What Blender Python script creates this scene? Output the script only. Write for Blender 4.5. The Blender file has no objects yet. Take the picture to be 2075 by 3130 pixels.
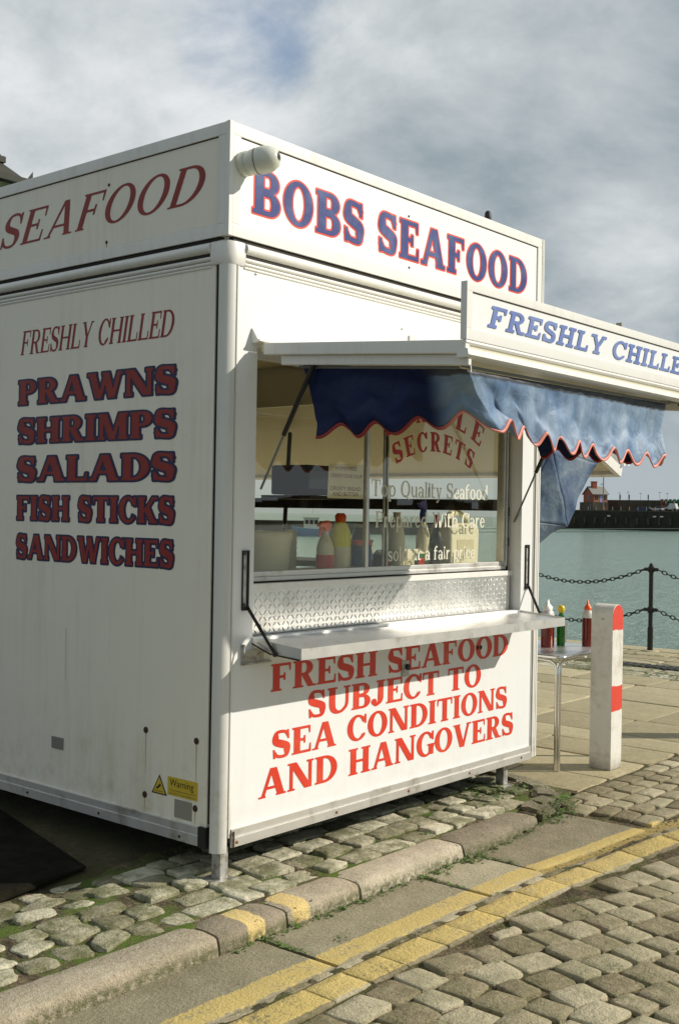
import bpy, math, random
import numpy as np
from mathutils import Vector, Matrix, noise
from mathutils.geometry import tessellate_polygon
random.seed(7)
R = math.radians
scene = bpy.context.scene
COL = scene.collection

# ------------------------------------------------------------------ camera
cam_d = bpy.data.cameras.new('camera')
cam_d.sensor_fit = 'VERTICAL'; cam_d.sensor_height = 36.0; cam_d.sensor_width = 36.0
cam_d.lens = 40.246; cam_d.clip_start = 0.05; cam_d.clip_end = 6000
cam = bpy.data.objects.new('camera', cam_d); COL.objects.link(cam)
rt = Vector((0.6415, -0.7669, 0.0171)).normalized()
up0 = Vector((-0.0117, 0.0126, 0.99985))
fw = up0.cross(rt).normalized()
up = rt.cross(fw).normalized()
cam.matrix_world = Matrix(((rt.x, up.x, -fw.x, -3.438), (rt.y, up.y, -fw.y, -3.521), (rt.z, up.z, -fw.z, 1.6), (0, 0, 0, 1)))
scene.camera = cam
scene.view_settings.view_transform = 'Standard'; scene.view_settings.look = 'None'
scene.view_settings.gamma = 1.0; scene.view_settings.exposure = 0.0
scene.view_settings.use_curve_mapping = False

# ------------------------------------------------------------------ sun and sky
SUN_AZ = R(-47.0); SUN_EL = R(31.3)
sdir = Vector((math.cos(SUN_AZ) * math.cos(SUN_EL), math.sin(SUN_AZ) * math.cos(SUN_EL), math.sin(SUN_EL)))
sl = bpy.data.lights.new('sun', 'SUN'); sl.energy = 4.8; sl.angle = R(0.5); sl.color = (1.0, 0.93, 0.81)
so = bpy.data.objects.new('sun', sl); COL.objects.link(so)
so.rotation_euler = sdir.to_track_quat('Z', 'Y').to_euler()
world = bpy.data.worlds.new('World'); scene.world = world; world.use_nodes = True
wn = world.node_tree; wn.nodes.clear()


class NT:
    """tiny node-tree helper"""
    def __init__(s, tree): s.t = tree
    def n(s, kind, ins=None, **kw):
        x = s.t.nodes.new(kind)
        for k, v in kw.items(): setattr(x, k, v)
        if ins:
            for k, v in ins.items():
                if hasattr(v, 'is_output') or isinstance(v, bpy.types.NodeSocket): s.t.links.new(v, x.inputs[k])
                else: x.inputs[k].default_value = v
        return x
    def math(s, op, a, b=0.0, c=None, clamp=False):
        d = {0: a, 1: b}
        if c is not None: d[2] = c
        return s.n('ShaderNodeMath', d, operation=op, use_clamp=clamp).outputs[0]
    def vmath(s, op, a, b=(0, 0, 0)):
        x = s.n('ShaderNodeVectorMath', {0: a, 1: b}, operation=op)
        return x.outputs['Value'] if op in ('DOT_PRODUCT', 'LENGTH', 'DISTANCE') else x.outputs[0]
    def noise(s, vec, scale, detail=4, rough=0.55, lac=2.0, dist=0.0):
        return s.n('ShaderNodeTexNoise', {'Vector': vec, 'Scale': scale, 'Detail': detail, 'Roughness': rough, 'Lacunarity': lac, 'Distortion': dist}).outputs[0]
    def ramp(s, fac, stops, interp='LINEAR'):
        x = s.n('ShaderNodeValToRGB', {0: fac}); cr = x.color_ramp; cr.interpolation = interp
        while len(cr.elements) < len(stops): cr.elements.new(0.5)
        for e, (p, c) in zip(cr.elements, stops):
            e.position = p; e.color = (c, c, c, 1) if isinstance(c, (int, float)) else (c[0], c[1], c[2], 1)
        return x.outputs[0]
    def smooth(s, v, a, b):
        return s.n('ShaderNodeMapRange', {0: v, 1: a, 2: b, 3: 0.0, 4: 1.0}, interpolation_type='SMOOTHSTEP').outputs[0]
    def mix(s, fac, a, b, blend='MIX'):
        x = s.n('ShaderNodeMix', data_type='RGBA', blend_type=blend)
        for sock, v in ((x.inputs[0], fac), (x.inputs[6], a), (x.inputs[7], b)):
            if isinstance(v, bpy.types.NodeSocket): s.t.links.new(v, sock)
            else: sock.default_value = v if not isinstance(v, (tuple, list)) or len(v) == 4 else (v[0], v[1], v[2], 1)
        return x.outputs[2]
    def xyz(s, v):
        x = s.n('ShaderNodeSeparateXYZ', {0: v}); return x.outputs[0], x.outputs[1], x.outputs[2]
    def comb(s, a, b, c):
        return s.n('ShaderNodeCombineXYZ', {0: a, 1: b, 2: c}).outputs[0]


w = NT(wn)
sky = w.n('ShaderNodeTexSky', sky_type='NISHITA', sun_disc=False, sun_elevation=SUN_EL,
          sun_rotation=math.atan2(sdir.x, sdir.y), air_density=1.0, dust_density=1.6, ozone_density=2.0)
gen = w.n('ShaderNodeTexCoord').outputs['Generated']
dx, dy, dz = w.xyz(gen)
den = w.math('ADD', w.math('MAXIMUM', dz, 0.0), 0.55)
px = w.math('DIVIDE', dx, den); py = w.math('DIVIDE', dy, den)
# cloud deck seen as a plane overhead
pv = w.comb(px, py, 3.7)
warp = w.noise(pv, 0.9, 3, 0.5)
pvw = w.comb(w.math('ADD', px, w.math('MULTIPLY', warp, 0.5)), w.math('ADD', py, w.math('MULTIPLY', warp, -0.4)), 3.7)
n_big = w.noise(pvw, 1.5, 3, 0.5)
n_mid = w.noise(pvw, 4.2, 10, 0.60)
n_fine = w.noise(pvw, 13.0, 8, 0.6)


def lobe(x, y, z, c0, c1):
    v = Vector((x, y, z)).normalized()
    return w.smooth(w.vmath('DOT_PRODUCT', gen, tuple(v)), c0, c1)


dens = w.math('ADD', w.math('MULTIPLY', n_big, 0.55), w.math('MULTIPLY', n_mid, 0.45))
bright = w.math('ADD', w.math('MULTIPLY', w.smooth(w.vmath('DOT_PRODUCT', gen, (0.45, 0.87, 0.25)), 0.72, 1.0), 0.22),
                w.math('MULTIPLY', w.math('SUBTRACT', n_mid, 0.5), 1.6))
for (v, c0, c1, amt) in (((0.534, 0.783, 0.318), 0.965, 1.0, 0.16), ((0.63, 0.68, 0.37), 0.992, 1.0, 0.10), ((0.821, 0.447, 0.355), 0.992, 1.0, 0.10),
                         ((0.845, 0.40, 0.345), 0.994, 1.0, 0.10), ((0.768, 0.528, 0.361), 0.9975, 1.0, 0.12), ((0.872, 0.433, 0.228), 0.9975, 1.0, 0.15)):
    bright = w.math('ADD', bright, w.math('MULTIPLY', lobe(*v, c0, c1), amt))
bright = w.math('ADD', bright, w.math('MULTIPLY', w.math('SUBTRACT', n_big, 0.5), 0.5))
bright = w.math('ADD', bright, w.math('MULTIPLY', w.math('SUBTRACT', n_fine, 0.5), 0.36))
ccol = w.ramp(w.math('ADD', bright, 0.38, clamp=True), [(0.0, (2.1, 2.8, 3.35)), (0.30, (3.3, 3.95, 4.35)), (0.62, (5.6, 6.1, 6.35)), (1.0, (8.8, 9.0, 9.1))])
gap = w.math('ADD', w.math('MULTIPLY', lobe(0.655, 0.64, 0.42, 0.992, 0.9999), 0.16), w.math('MULTIPLY', lobe(0.66, 0.662, 0.356, 0.9975, 0.99995), 0.10))
gap = w.math('ADD', gap, w.math('MULTIPLY', lobe(0.72, 0.58, 0.40, 0.993, 1.0), 0.08))
cover = w.smooth(w.math('SUBTRACT', w.math('ADD', w.math('MULTIPLY', n_mid, 0.6), w.math('MULTIPLY', n_big, 0.5)), gap), 0.14, 0.44)
blue = w.mix(0.6, sky.outputs[0], (1.7, 3.2, 5.6, 1))
haze_c = w.mix(w.smooth(dz, 0.16, 0.0), w.mix(cover, blue, ccol), (4.6, 5.2, 5.5, 1))
bg = w.n('ShaderNodeBackground', {0: haze_c, 1: 0.095})
wo = w.n('ShaderNodeOutputWorld', {0: bg.outputs[0]})

# ------------------------------------------------------------------ materials
MAT = {}


def mat(name, col=(0.5, 0.5, 0.5), rough=0.5, metal=0.0, fn=None, spec=0.5, **kw):
    m = bpy.data.materials.new(name); m.use_nodes = True
    t = NT(m.node_tree); b = m.node_tree.nodes['Principled BSDF']
    b.inputs['Base Color'].default_value = (*col, 1); b.inputs['Roughness'].default_value = rough
    b.inputs['Metallic'].default_value = metal; b.inputs['Specular IOR Level'].default_value = spec
    for k, v in kw.items(): b.inputs[k].default_value = v
    if fn: fn(t, b)
    MAT[name] = m
    return m


def bump(t, b, h, strength=0.3, dist=0.01, prev=None):
    d = {'Height': h, 'Strength': strength, 'Distance': dist}
    if prev is not None: d['Normal'] = prev
    x = t.n('ShaderNodeBump', d)
    t.t.links.new(x.outputs[0], b.inputs['Normal']); return x.outputs[0]


def setc(t, b, sock): t.t.links.new(sock, b.inputs['Base Color'])
def setr(t, b, sock): t.t.links.new(sock, b.inputs['Roughness'])
def pos(t): return t.n('ShaderNodeNewGeometry').outputs['Position']
def rnd(t): return t.n('ShaderNodeObjectInfo').outputs['Random']


def f_white(c, dirt, strength=1.0):
    def f(t, b):
        p = pos(t); x, y, z = t.xyz(p)
        n1 = t.noise(p, 1.7, 6, 0.6)
        streak = t.noise(t.comb(t.math('MULTIPLY', x, 22), t.math('MULTIPLY', y, 22), t.math('MULTIPLY', z, 1.1)), 1.0, 4, 0.6)
        low = t.smooth(z, 0.75, 0.12)
        d = t.math('MULTIPLY', t.smooth(t.math('ADD', t.math('MULTIPLY', n1, 0.5), t.math('MULTIPLY', streak, 0.5)), 0.46, 0.8), 0.35 * strength)
        d = t.math('ADD', d, t.math('MULTIPLY', low, t.math('MULTIPLY', t.smooth(t.noise(p, 9, 6, 0.65), 0.42, 0.75), 0.45 * strength)))
        speck = t.smooth(t.noise(p, 60, 2, 0.5), 0.735, 0.78)
        d = t.math('ADD', d, t.math('MULTIPLY', speck, 0.25 * strength), clamp=True)
        setc(t, b, t.mix(d, (*c, 1), (*dirt, 1)))
        setr(t, b, t.math('ADD', 0.30, t.math('MULTIPLY', n1, 0.25)))
        bump(t, b, t.math('ADD', t.noise(p, 2.2, 2, 0.5), t.math('MULTIPLY', t.noise(p, 300, 1, 0.5), 0.004)), 0.25, 0.02)
    return f


mat('white_panel', fn=f_white((0.78, 0.79, 0.785), (0.50, 0.46, 0.38), 0.45))
mat('shaded_panel', fn=f_white((0.80, 0.762, 0.655), (0.42, 0.34, 0.20)))  # dirty white paint, with the warm tone of the shaded side put into its colour
mat('white_trim', fn=f_white((0.76, 0.75, 0.71), (0.37, 0.32, 0.24), 1.2))
mat('post_metal', fn=f_white((0.66, 0.655, 0.62), (0.34, 0.30, 0.23), 1.4))
mat('aluminium', (0.72, 0.71, 0.68), 0.38, 0.75, fn=lambda t, b: (setr(t, b, t.math('ADD', 0.3, t.math('MULTIPLY', t.noise(pos(t), 14, 5, 0.6), 0.28))),
    setc(t, b, t.mix(t.smooth(t.noise(pos(t), 6, 6, 0.65), 0.5, 0.75), (0.70, 0.69, 0.66, 1), (0.40, 0.37, 0.32, 1)))))


def f_brushed(t, b):
    p = pos(t); x, y, z = t.xyz(p)
    s = t.noise(t.comb(t.math('MULTIPLY', x, 2.0), t.math('MULTIPLY', y, 90), t.math('MULTIPLY', z, 90)), 1, 4, 0.6)
    setr(t, b, t.math('ADD', 0.2, t.math('MULTIPLY', t.noise(p, 5, 5, 0.6), 0.3)))
    setc(t, b, t.mix(t.smooth(t.noise(p, 8, 5, 0.65), 0.5, 0.8), (0.80, 0.79, 0.76, 1), (0.52, 0.50, 0.46, 1)))
    bump(t, b, t.math('ADD', s, t.math('MULTIPLY', t.noise(p, 7, 2, 0.5), 2.0)), 0.15, 0.004)


mat('brushed_metal', metal=0.9, fn=f_brushed)
mat('steel_tube', (0.75, 0.74, 0.72), 0.16, 1.0)
mat('galvanised', (0.42, 0.42, 0.40), 0.5, 0.6, fn=lambda t, b: setc(t, b, t.mix(t.smooth(t.noise(pos(t), 25, 5, 0.6), 0.4, 0.7), (0.50, 0.50, 0.48, 1), (0.25, 0.22, 0.17, 1))))
mat('rubber', (0.012, 0.011, 0.010), 0.6)
mat('dark_gap', (0.02, 0.015, 0.01), 0.8)
mat('black_metal', (0.022, 0.020, 0.017), 0.42, 0.3)
mat('rust', (0.22, 0.09, 0.025), 0.85)
mat('rust_streak', (0.50, 0.40, 0.24), 0.7)
mat('rust_dark', (0.05, 0.022, 0.012), 0.85)


def f_letter(c, c2, amt=0.5):
    def f(t, b):
        p = pos(t)
        setc(t, b, t.mix(t.math('MULTIPLY', t.smooth(t.noise(p, 5, 5, 0.6), 0.42, 0.72), amt), (*c, 1), (*c2, 1)))
    return f


mat('red_letter', rough=0.45, fn=f_letter((0.62, 0.035, 0.012), (0.72, 0.10, 0.05), 0.5))
mat('maroon_letter', rough=0.5, fn=f_letter((0.23, 0.010, 0.005), (0.32, 0.030, 0.012), 0.5))
mat('navy_letter', rough=0.5, fn=f_letter((0.010, 0.008, 0.055), (0.02, 0.018, 0.08), 0.5))
mat('blue_letter', rough=0.5, spec=0.25, fn=f_letter((0.022, 0.035, 0.17), (0.10, 0.14, 0.30), 0.7))
mat('faded_blue_letter', rough=0.45, fn=f_letter((0.10, 0.16, 0.42), (0.20, 0.27, 0.50), 0.6))
mat('coral_letter', rough=0.5, spec=0.3, fn=f_letter((0.70, 0.055, 0.03), (0.72, 0.11, 0.07), 0.5))
mat('cream_letter', (0.70, 0.69, 0.58), 0.5)
mat('window_red_letter', (0.42, 0.02, 0.015), 0.5)
mat('black_print', (0.03, 0.02, 0.012), 0.6)
mat('brown_print', (0.16, 0.09, 0.03), 0.6)
mat('yellow_sticker', (0.55, 0.40, 0.03), 0.5)
mat('grey_plastic', (0.20, 0.20, 0.17), 0.55)
mat('label_grey', (0.26, 0.25, 0.21), 0.6)
mat('paper', (0.9, 0.87, 0.8), 0.7)
mat('interior_wall', (0.7, 0.6, 0.4), 0.7, fn=lambda t, b: setc(t, b, t.mix(t.noise(pos(t), 3, 4), (0.66, 0.56, 0.34, 1), (0.54, 0.45, 0.26, 1))))
mat('interior_dark', (0.05, 0.04, 0.025), 0.5)
mat('interior_counter', (0.30, 0.27, 0.20), 0.45)
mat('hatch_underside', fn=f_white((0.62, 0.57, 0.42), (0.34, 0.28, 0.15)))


def f_glass(t, b):
    tree = t.t
    out = [n for n in tree.nodes if n.type == 'OUTPUT_MATERIAL'][0]
    tr = t.n('ShaderNodeBsdfTransparent', {0: (0.95, 0.94, 0.86, 1)})
    gl = t.n('ShaderNodeBsdfGlossy', {0: (0.95, 0.95, 0.92, 1), 1: 0.012})
    ge = t.n('ShaderNodeNewGeometry')
    cs = t.math('ABSOLUTE', t.vmath('DOT_PRODUCT', ge.outputs['Normal'], ge.outputs['Incoming']))
    fr = t.math('ADD', 0.10, t.math('MULTIPLY', 0.87, t.math('POWER', t.math('SUBTRACT', 1.0, cs), 4.0)))
    fr = t.math('MULTIPLY', fr, t.math('SUBTRACT', 1.0, ge.outputs['Backfacing']))
    p = pos(t)
    bm = t.n('ShaderNodeBump', {'Height': t.noise(p, 1.5, 1, 0.4), 'Strength': 0.03, 'Distance': 0.05})
    tree.links.new(bm.outputs[0], gl.inputs['Normal'])
    df = t.n('ShaderNodeBsdfDiffuse', {0: (0.55, 0.52, 0.42, 1)})
    grime = t.math('MULTIPLY', t.smooth(t.noise(p, 6, 6, 0.65), 0.45, 0.8), 0.035)
    m1 = t.n('ShaderNodeMixShader', {0: fr, 1: tr.outputs[0], 2: gl.outputs[0]})
    m2 = t.n('ShaderNodeMixShader', {0: grime, 1: m1.outputs[0], 2: df.outputs[0]})
    tree.links.new(m2.outputs[0], out.inputs[0])


mat('window_glass', fn=f_glass)


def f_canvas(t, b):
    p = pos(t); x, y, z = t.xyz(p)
    # front colour: bleaching plus painted sunlight; sides painted dark navy as shade
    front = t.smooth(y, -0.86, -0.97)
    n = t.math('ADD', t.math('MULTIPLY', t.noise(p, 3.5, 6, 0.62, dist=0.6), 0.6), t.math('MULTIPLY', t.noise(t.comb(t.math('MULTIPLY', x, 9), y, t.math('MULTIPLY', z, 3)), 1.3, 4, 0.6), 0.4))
    faded_lit = t.ramp(n, [(0.30, (0.06, 0.12, 0.25)), (0.44, (0.14, 0.22, 0.35)), (0.58, (0.24, 0.33, 0.45)), (0.76, (0.40, 0.46, 0.53))])
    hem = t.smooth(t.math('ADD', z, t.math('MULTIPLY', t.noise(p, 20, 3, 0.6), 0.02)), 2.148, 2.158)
    faded_lit = t.mix(hem, faded_lit, (0.06, 0.065, 0.08, 1))
    deep_shaded = t.ramp(n, [(0.35, (0.002, 0.006, 0.035)), (0.65, (0.004, 0.013, 0.07))])
    setc(t, b, t.mix(front, deep_shaded, faded_lit))
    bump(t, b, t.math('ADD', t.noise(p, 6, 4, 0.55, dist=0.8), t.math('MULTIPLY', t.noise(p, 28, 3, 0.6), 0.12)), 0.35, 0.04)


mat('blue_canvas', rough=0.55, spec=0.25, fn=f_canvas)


def f_canvas2(t, b):
    p = pos(t)
    n = t.noise(p, 4.0, 7, 0.65, dist=0.7)
    setc(t, b, t.ramp(n, [(0.30, (0.02, 0.04, 0.10)), (0.46, (0.07, 0.11, 0.18)), (0.60, (0.13, 0.175, 0.23)), (0.76, (0.24, 0.27, 0.28))]))
    bump(t, b, t.noise(p, 9, 5, 0.6), 0.5, 0.03)


mat('weathered_canvas', rough=0.6, spec=0.25, fn=f_canvas2)
mat('red_trim', rough=0.5, fn=lambda t, b: setc(t, b, t.mix(t.smooth(t.xyz(pos(t))[1], -0.86, -0.97), (0.26, 0.014, 0.008, 1), (0.74, 0.25, 0.19, 1))))  # sunlit pink front and shaded dark sides painted into one red


# stone family ---------------------------------------------------------
def line_shift(t, x):
    m = t.math('MAXIMUM', t.math('SUBTRACT', x, 1.0), 0.0)
    return t.math('MULTIPLY', t.math('MULTIPLY', m, m), 0.13)


def f_stone(ramp_stops, moss=0.35, paint=False, kerb=False, grain=45, sidey=True, mosscol=(0.085, 0.095, 0.020), bstr=0.6):
    def f(t, b):
        p = pos(t); x, y, z = t.xyz(p); r = rnd(t)
        off = t.vmath('ADD', p, t.comb(t.math('MULTIPLY', r, 13.0), t.math('MULTIPLY', r, 7.0), 0.0))
        n = t.noise(off, 7, 6, 0.65); g = t.noise(off, grain, 4, 0.7); g2 = t.noise(off, grain * 3.1, 2, 0.6)
        f0 = t.math('ADD', t.math('ADD', t.math('MULTIPLY', n, 0.34), t.math('MULTIPLY', t.math('POWER', r, 1.4), 0.42)), t.math('ADD', t.math('MULTIPLY', g, 0.42), t.math('MULTIPLY', g2, 0.24)))
        c = t.ramp(f0, ramp_stops)
        dark = t.smooth(t.noise(off, grain * 1.5, 3, 0.6), 0.60, 0.70)
        c = t.mix(t.math('MULTIPLY', dark, 0.55), c, (0.06, 0.050, 0.028, 1))
        ms = t.math('MULTIPLY', t.smooth(t.math('ADD', t.noise(p, 5.5, 6, 0.7), t.math('MULTIPLY', t.noise(p, 40, 3, 0.6), 0.18)), 0.50, 0.72), moss)
        c = t.mix(ms, c, (*mosscol, 1))
        if paint:
            ys = t.math('ADD', y, line_shift(t, x))
            edge = t.math('MULTIPLY', t.math('SUBTRACT', t.noise(p, 26, 5, 0.7), 0.5), 0.045)
            yy = t.math('ADD', ys, edge)
            def band(lo, hi): return t.math('MULTIPLY', t.smooth(yy, lo - 0.004, lo + 0.004), t.smooth(yy, hi + 0.004, hi - 0.004))
            m = t.math('MAXIMUM', band(-0.815, -0.705), band(-1.005, -0.872))
            wear = t.smooth(t.math('ADD', t.noise(p, 60, 4, 0.7), t.math('MULTIPLY', t.noise(p, 7, 5, 0.65), 0.7)), 1.10, 0.90)
            m = t.math('MULTIPLY', m, wear)
            m = t.math('MULTIPLY', m, t.smooth(t.math('SUBTRACT', z, t.math('MULTIPLY', 0.07, t.smooth(x, 1.5, 2.5))), -0.092, -0.080))
            yc = t.mix(t.noise(p, 9, 6, 0.7), (0.66, 0.48, 0.12, 1), (0.52, 0.41, 0.17, 1))
            c = t.mix(t.math('MULTIPLY', m, t.math('ADD', 0.72, t.math('MULTIPLY', g, 0.35))), c, yc)
        if kerb:
            edge = t.math('MULTIPLY', t.math('SUBTRACT', t.noise(p, 20, 4, 0.6), 0.5), 0.03)
            xx = t.math('ADD', x, edge)
            drip = t.smooth(t.math('ADD', z, t.math('MULTIPLY', t.noise(t.comb(t.math('MULTIPLY', x, 40), 0.0, 0.0), 1, 2, 0.5), 0.03)), -0.055, -0.045)
            def kb(lo, hi): return t.math('MULTIPLY', t.smooth(xx, lo - 0.004, lo + 0.004), t.smooth(xx, hi + 0.004, hi - 0.004))
            m = t.math('MULTIPLY', t.math('MAXIMUM', kb(-0.245, -0.15), kb(0.015, 0.115)), drip)
            m = t.math('MULTIPLY', m, t.smooth(t.noise(p, 70, 3, 0.6), 0.72, 0.62))
            c = t.mix(m, c, t.mix(t.noise(p, 12, 5, 0.7), (0.78, 0.58, 0.20, 1), (0.68, 0.52, 0.25, 1)))
            low = t.math('MULTIPLY', t.smooth(z, -0.015, -0.055), t.smooth(t.noise(p, 30, 4, 0.7), 0.35, 0.6))
            c = t.mix(t.math('MULTIPLY', low, 0.8), c, (0.075, 0.085, 0.020, 1))
        setc(t, b, c)
        setr(t, b, t.math('ADD', 0.62, t.math('MULTIPLY', g, 0.3)))
        bump(t, b, t.math('ADD', t.math('MULTIPLY', n, 1.0), t.math('ADD', t.math('MULTIPLY', g, 0.7), t.math('MULTIPLY', g2, 0.35))), bstr, 0.026)
    return f


SETT = [(0.30, (0.085, 0.066, 0.032)), (0.46, (0.185, 0.150, 0.082)), (0.62, (0.31, 0.262, 0.160)), (0.84, (0.46, 0.405, 0.27))]
mat('sett_stone', fn=f_stone(SETT, 0.35, paint=True))
mat('slab_stone', fn=f_stone([(0.32, (0.13, 0.112, 0.068)), (0.50, (0.27, 0.238, 0.155)), (0.76, (0.44, 0.395, 0.27))], 0.18, paint=True, grain=70))
mat('kerb_granite', fn=f_stone([(0.34, (0.13, 0.11, 0.075)), (0.5, (0.25, 0.21, 0.148)), (0.68, (0.38, 0.315, 0.225)), (0.9, (0.56, 0.49, 0.37))], 0.22, kerb=True, grain=60))
mat('paving_stone', fn=f_stone([(0.30, (0.09, 0.08, 0.045)), (0.46, (0.19, 0.17, 0.10)), (0.62, (0.36, 0.33, 0.22)), (0.84, (0.62, 0.58, 0.43))], 0.75, bstr=0.7))
mat('flag_stone', fn=f_stone([(0.28, (0.22, 0.185, 0.105)), (0.55, (0.34, 0.29, 0.17)), (0.9, (0.44, 0.38, 0.235))], 0.10, grain=24, bstr=0.35))
mat('rough_stone', fn=f_stone([(0.28, (0.10, 0.09, 0.06)), (0.55, (0.24, 0.21, 0.14)), (0.9, (0.42, 0.38, 0.27))], 0.7, bstr=1.0))


def f_ground(stops, mosscol, mossamt, scale=10, paint=False):
    def f(t, b):
        p = pos(t); x, y, z = t.xyz(p)
        g = t.noise(p, 55, 4, 0.75)
        n = t.noise(p, scale, 6, 0.7)
        c = t.ramp(t.math('ADD', t.math('MULTIPLY', n, 0.45), t.math('MULTIPLY', g, 0.55)), stops)
        m = t.math('MULTIPLY', t.smooth(t.noise(t.vmath('ADD', p, (4.0, 2.0, 0.0)), 4.2, 7, 0.7), 0.42, 0.60), mossamt)
        mc = t.mix(t.noise(p, 90, 3, 0.6), (*mosscol, 1), (mosscol[0] * 2.2, mosscol[1] * 2.0, mosscol[2] * 1.5, 1))
        c = t.mix(m, c, mc)
        if paint:
            yy = t.math('ADD', t.math('ADD', y, line_shift(t, x)), t.math('MULTIPLY', t.math('SUBTRACT', t.noise(p, 26, 5, 0.7), 0.5), 0.045))
            def band(lo, hi): return t.math('MULTIPLY', t.smooth(yy, lo - 0.004, lo + 0.004), t.smooth(yy, hi + 0.004, hi - 0.004))
            m = t.math('MULTIPLY', t.math('MAXIMUM', band(-0.815, -0.705), band(-1.005, -0.872)), t.smooth(t.noise(p, 45, 4, 0.7), 0.62, 0.50))
            c = t.mix(m, c, (0.50, 0.38, 0.13, 1))
        setc(t, b, c)
        bump(t, b, t.math('ADD', g, t.noise(p, 150, 2, 0.7)), 1.0, 0.016)
    return f


DIRT = [(0.38, (0.030, 0.022, 0.010)), (0.49, (0.095, 0.070, 0.036)), (0.57, (0.22, 0.168, 0.094)), (0.67, (0.40, 0.32, 0.195))]
mat('joint_grit', rough=0.95, fn=f_ground(DIRT, (0.055, 0.078, 0.007), 0.45, paint=True))
mat('moss_joint', rough=0.95, fn=f_ground(DIRT, (0.065, 0.112, 0.009), 1.0))
mat('dirt_ground', rough=0.95, fn=f_ground([(0.3, (0.035, 0.028, 0.012)), (0.5, (0.085, 0.067, 0.030)), (0.72, (0.19, 0.155, 0.075))], (0.045, 0.055, 0.012), 0.7))
mat('asphalt', rough=0.9, fn=f_ground([(0.3, (0.035, 0.033, 0.03)), (0.7, (0.075, 0.07, 0.06))], (0.05, 0.05, 0.03), 0.3))
mat('rubber_mat', rough=0.95, spec=0.1, fn=lambda t, b: (setc(t, b, t.ramp(t.noise(pos(t), 6, 8, 0.75), [(0.4, (0.006, 0.005, 0.003)), (0.62, (0.016, 0.014, 0.008)), (0.75, (0.05, 0.042, 0.024))])), bump(t, b, t.noise(pos(t), 60, 4, 0.7), 0.6, 0.008)))
mat('moss', rough=1.0, fn=lambda t, b: setc(t, b, t.mix(t.noise(pos(t), 30, 4, 0.7), (0.035, 0.075, 0.010, 1), (0.11, 0.15, 0.03, 1))))
mat('weed_leaf', rough=0.6, fn=lambda t, b: setc(t, b, t.mix(t.noise(pos(t), 25, 4, 0.7), (0.035, 0.09, 0.012, 1), (0.12, 0.19, 0.035, 1))))
mat('dry_leaf', rough=0.8, fn=lambda t, b: setc(t, b, t.mix(t.noise(pos(t), 60, 3, 0.7), (0.10, 0.06, 0.03, 1), (0.26, 0.17, 0.08, 1))))


def f_water(t, b):
    p = pos(t)
    x, y, z = t.xyz(p)
    a = t.noise(t.comb(t.math('MULTIPLY', x, 0.9), t.math('MULTIPLY', y, 0.6), 0.0), 1.6, 5, 0.65, dist=0.5)
    c = t.noise(p, 7.0, 4, 0.6)
    setc(t, b, t.mix(t.noise(p, 0.03, 3, 0.6), (0.17, 0.27, 0.215, 1), (0.22, 0.32, 0.255, 1)))
    far = t.noise(t.comb(t.math('MULTIPLY', x, 0.22), t.math('MULTIPLY', y, 0.30), 0.0), 1.0, 6, 0.75)
    bump(t, b, t.math('ADD', t.math('ADD', a, t.math('MULTIPLY', far, 3.0)), t.math('MULTIPLY', c, 0.35)), 1.0, 0.30)


mat('sea_water', rough=0.16, spec=0.5, fn=f_water)
mat('quay_wall_stone', fn=lambda t, b: (setc(t, b, t.ramp(t.noise(pos(t), 0.35, 8, 0.75), [(0.35, (0.012, 0.012, 0.008)), (0.55, (0.030, 0.027, 0.018)), (0.8, (0.075, 0.065, 0.045))])),), rough=0.95)
mat('pier_stone', fn=lambda t, b: setc(t, b, t.ramp(t.noise(pos(t), 0.5, 8, 0.75), [(0.35, (0.045, 0.038, 0.026)), (0.7, (0.11, 0.092, 0.065))])), rough=0.95)


def f_bollard(t, b):
    g = t.n('ShaderNodeNewGeometry'); p = g.outputs['Position']; x, y, z = t.xyz(p)
    nx, ny, nz = t.xyz(g.outputs['Normal'])
    e = t.math('MULTIPLY', t.math('SUBTRACT', t.noise(p, 22, 4, 0.6), 0.5), 0.035)
    zz = t.math('ADD', z, e)
    band = t.math('MAXIMUM', t.smooth(zz, 0.882, 0.888), t.math('MULTIPLY', t.smooth(zz, 0.370, 0.376), t.smooth(zz, 0.534, 0.528)))
    face = t.smooth(t.math('ABSOLUTE', ny), 0.75, 0.85)
    fac = t.math('MULTIPLY', band, face)
    chip = t.smooth(t.noise(p, 34, 4, 0.6), 0.70, 0.735)
    wc = t.mix(t.smooth(t.noise(p, 7, 6, 0.7), 0.45, 0.75), (0.74, 0.72, 0.66, 1), (0.50, 0.47, 0.39, 1))
    c = t.mix(fac, wc, (0.66, 0.055, 0.03, 1))
    c = t.mix(t.math('MULTIPLY', chip, 0.8), c, (0.30, 0.29, 0.26, 1))
    low = t.math('MULTIPLY', t.smooth(z, 0.10, 0.0), t.noise(p, 20, 4, 0.6))
    c = t.mix(low, c, (0.16, 0.13, 0.08, 1))
    setc(t, b, c)
    bump(t, b, t.noise(p, 18, 5, 0.6), 0.35, 0.01)


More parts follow.
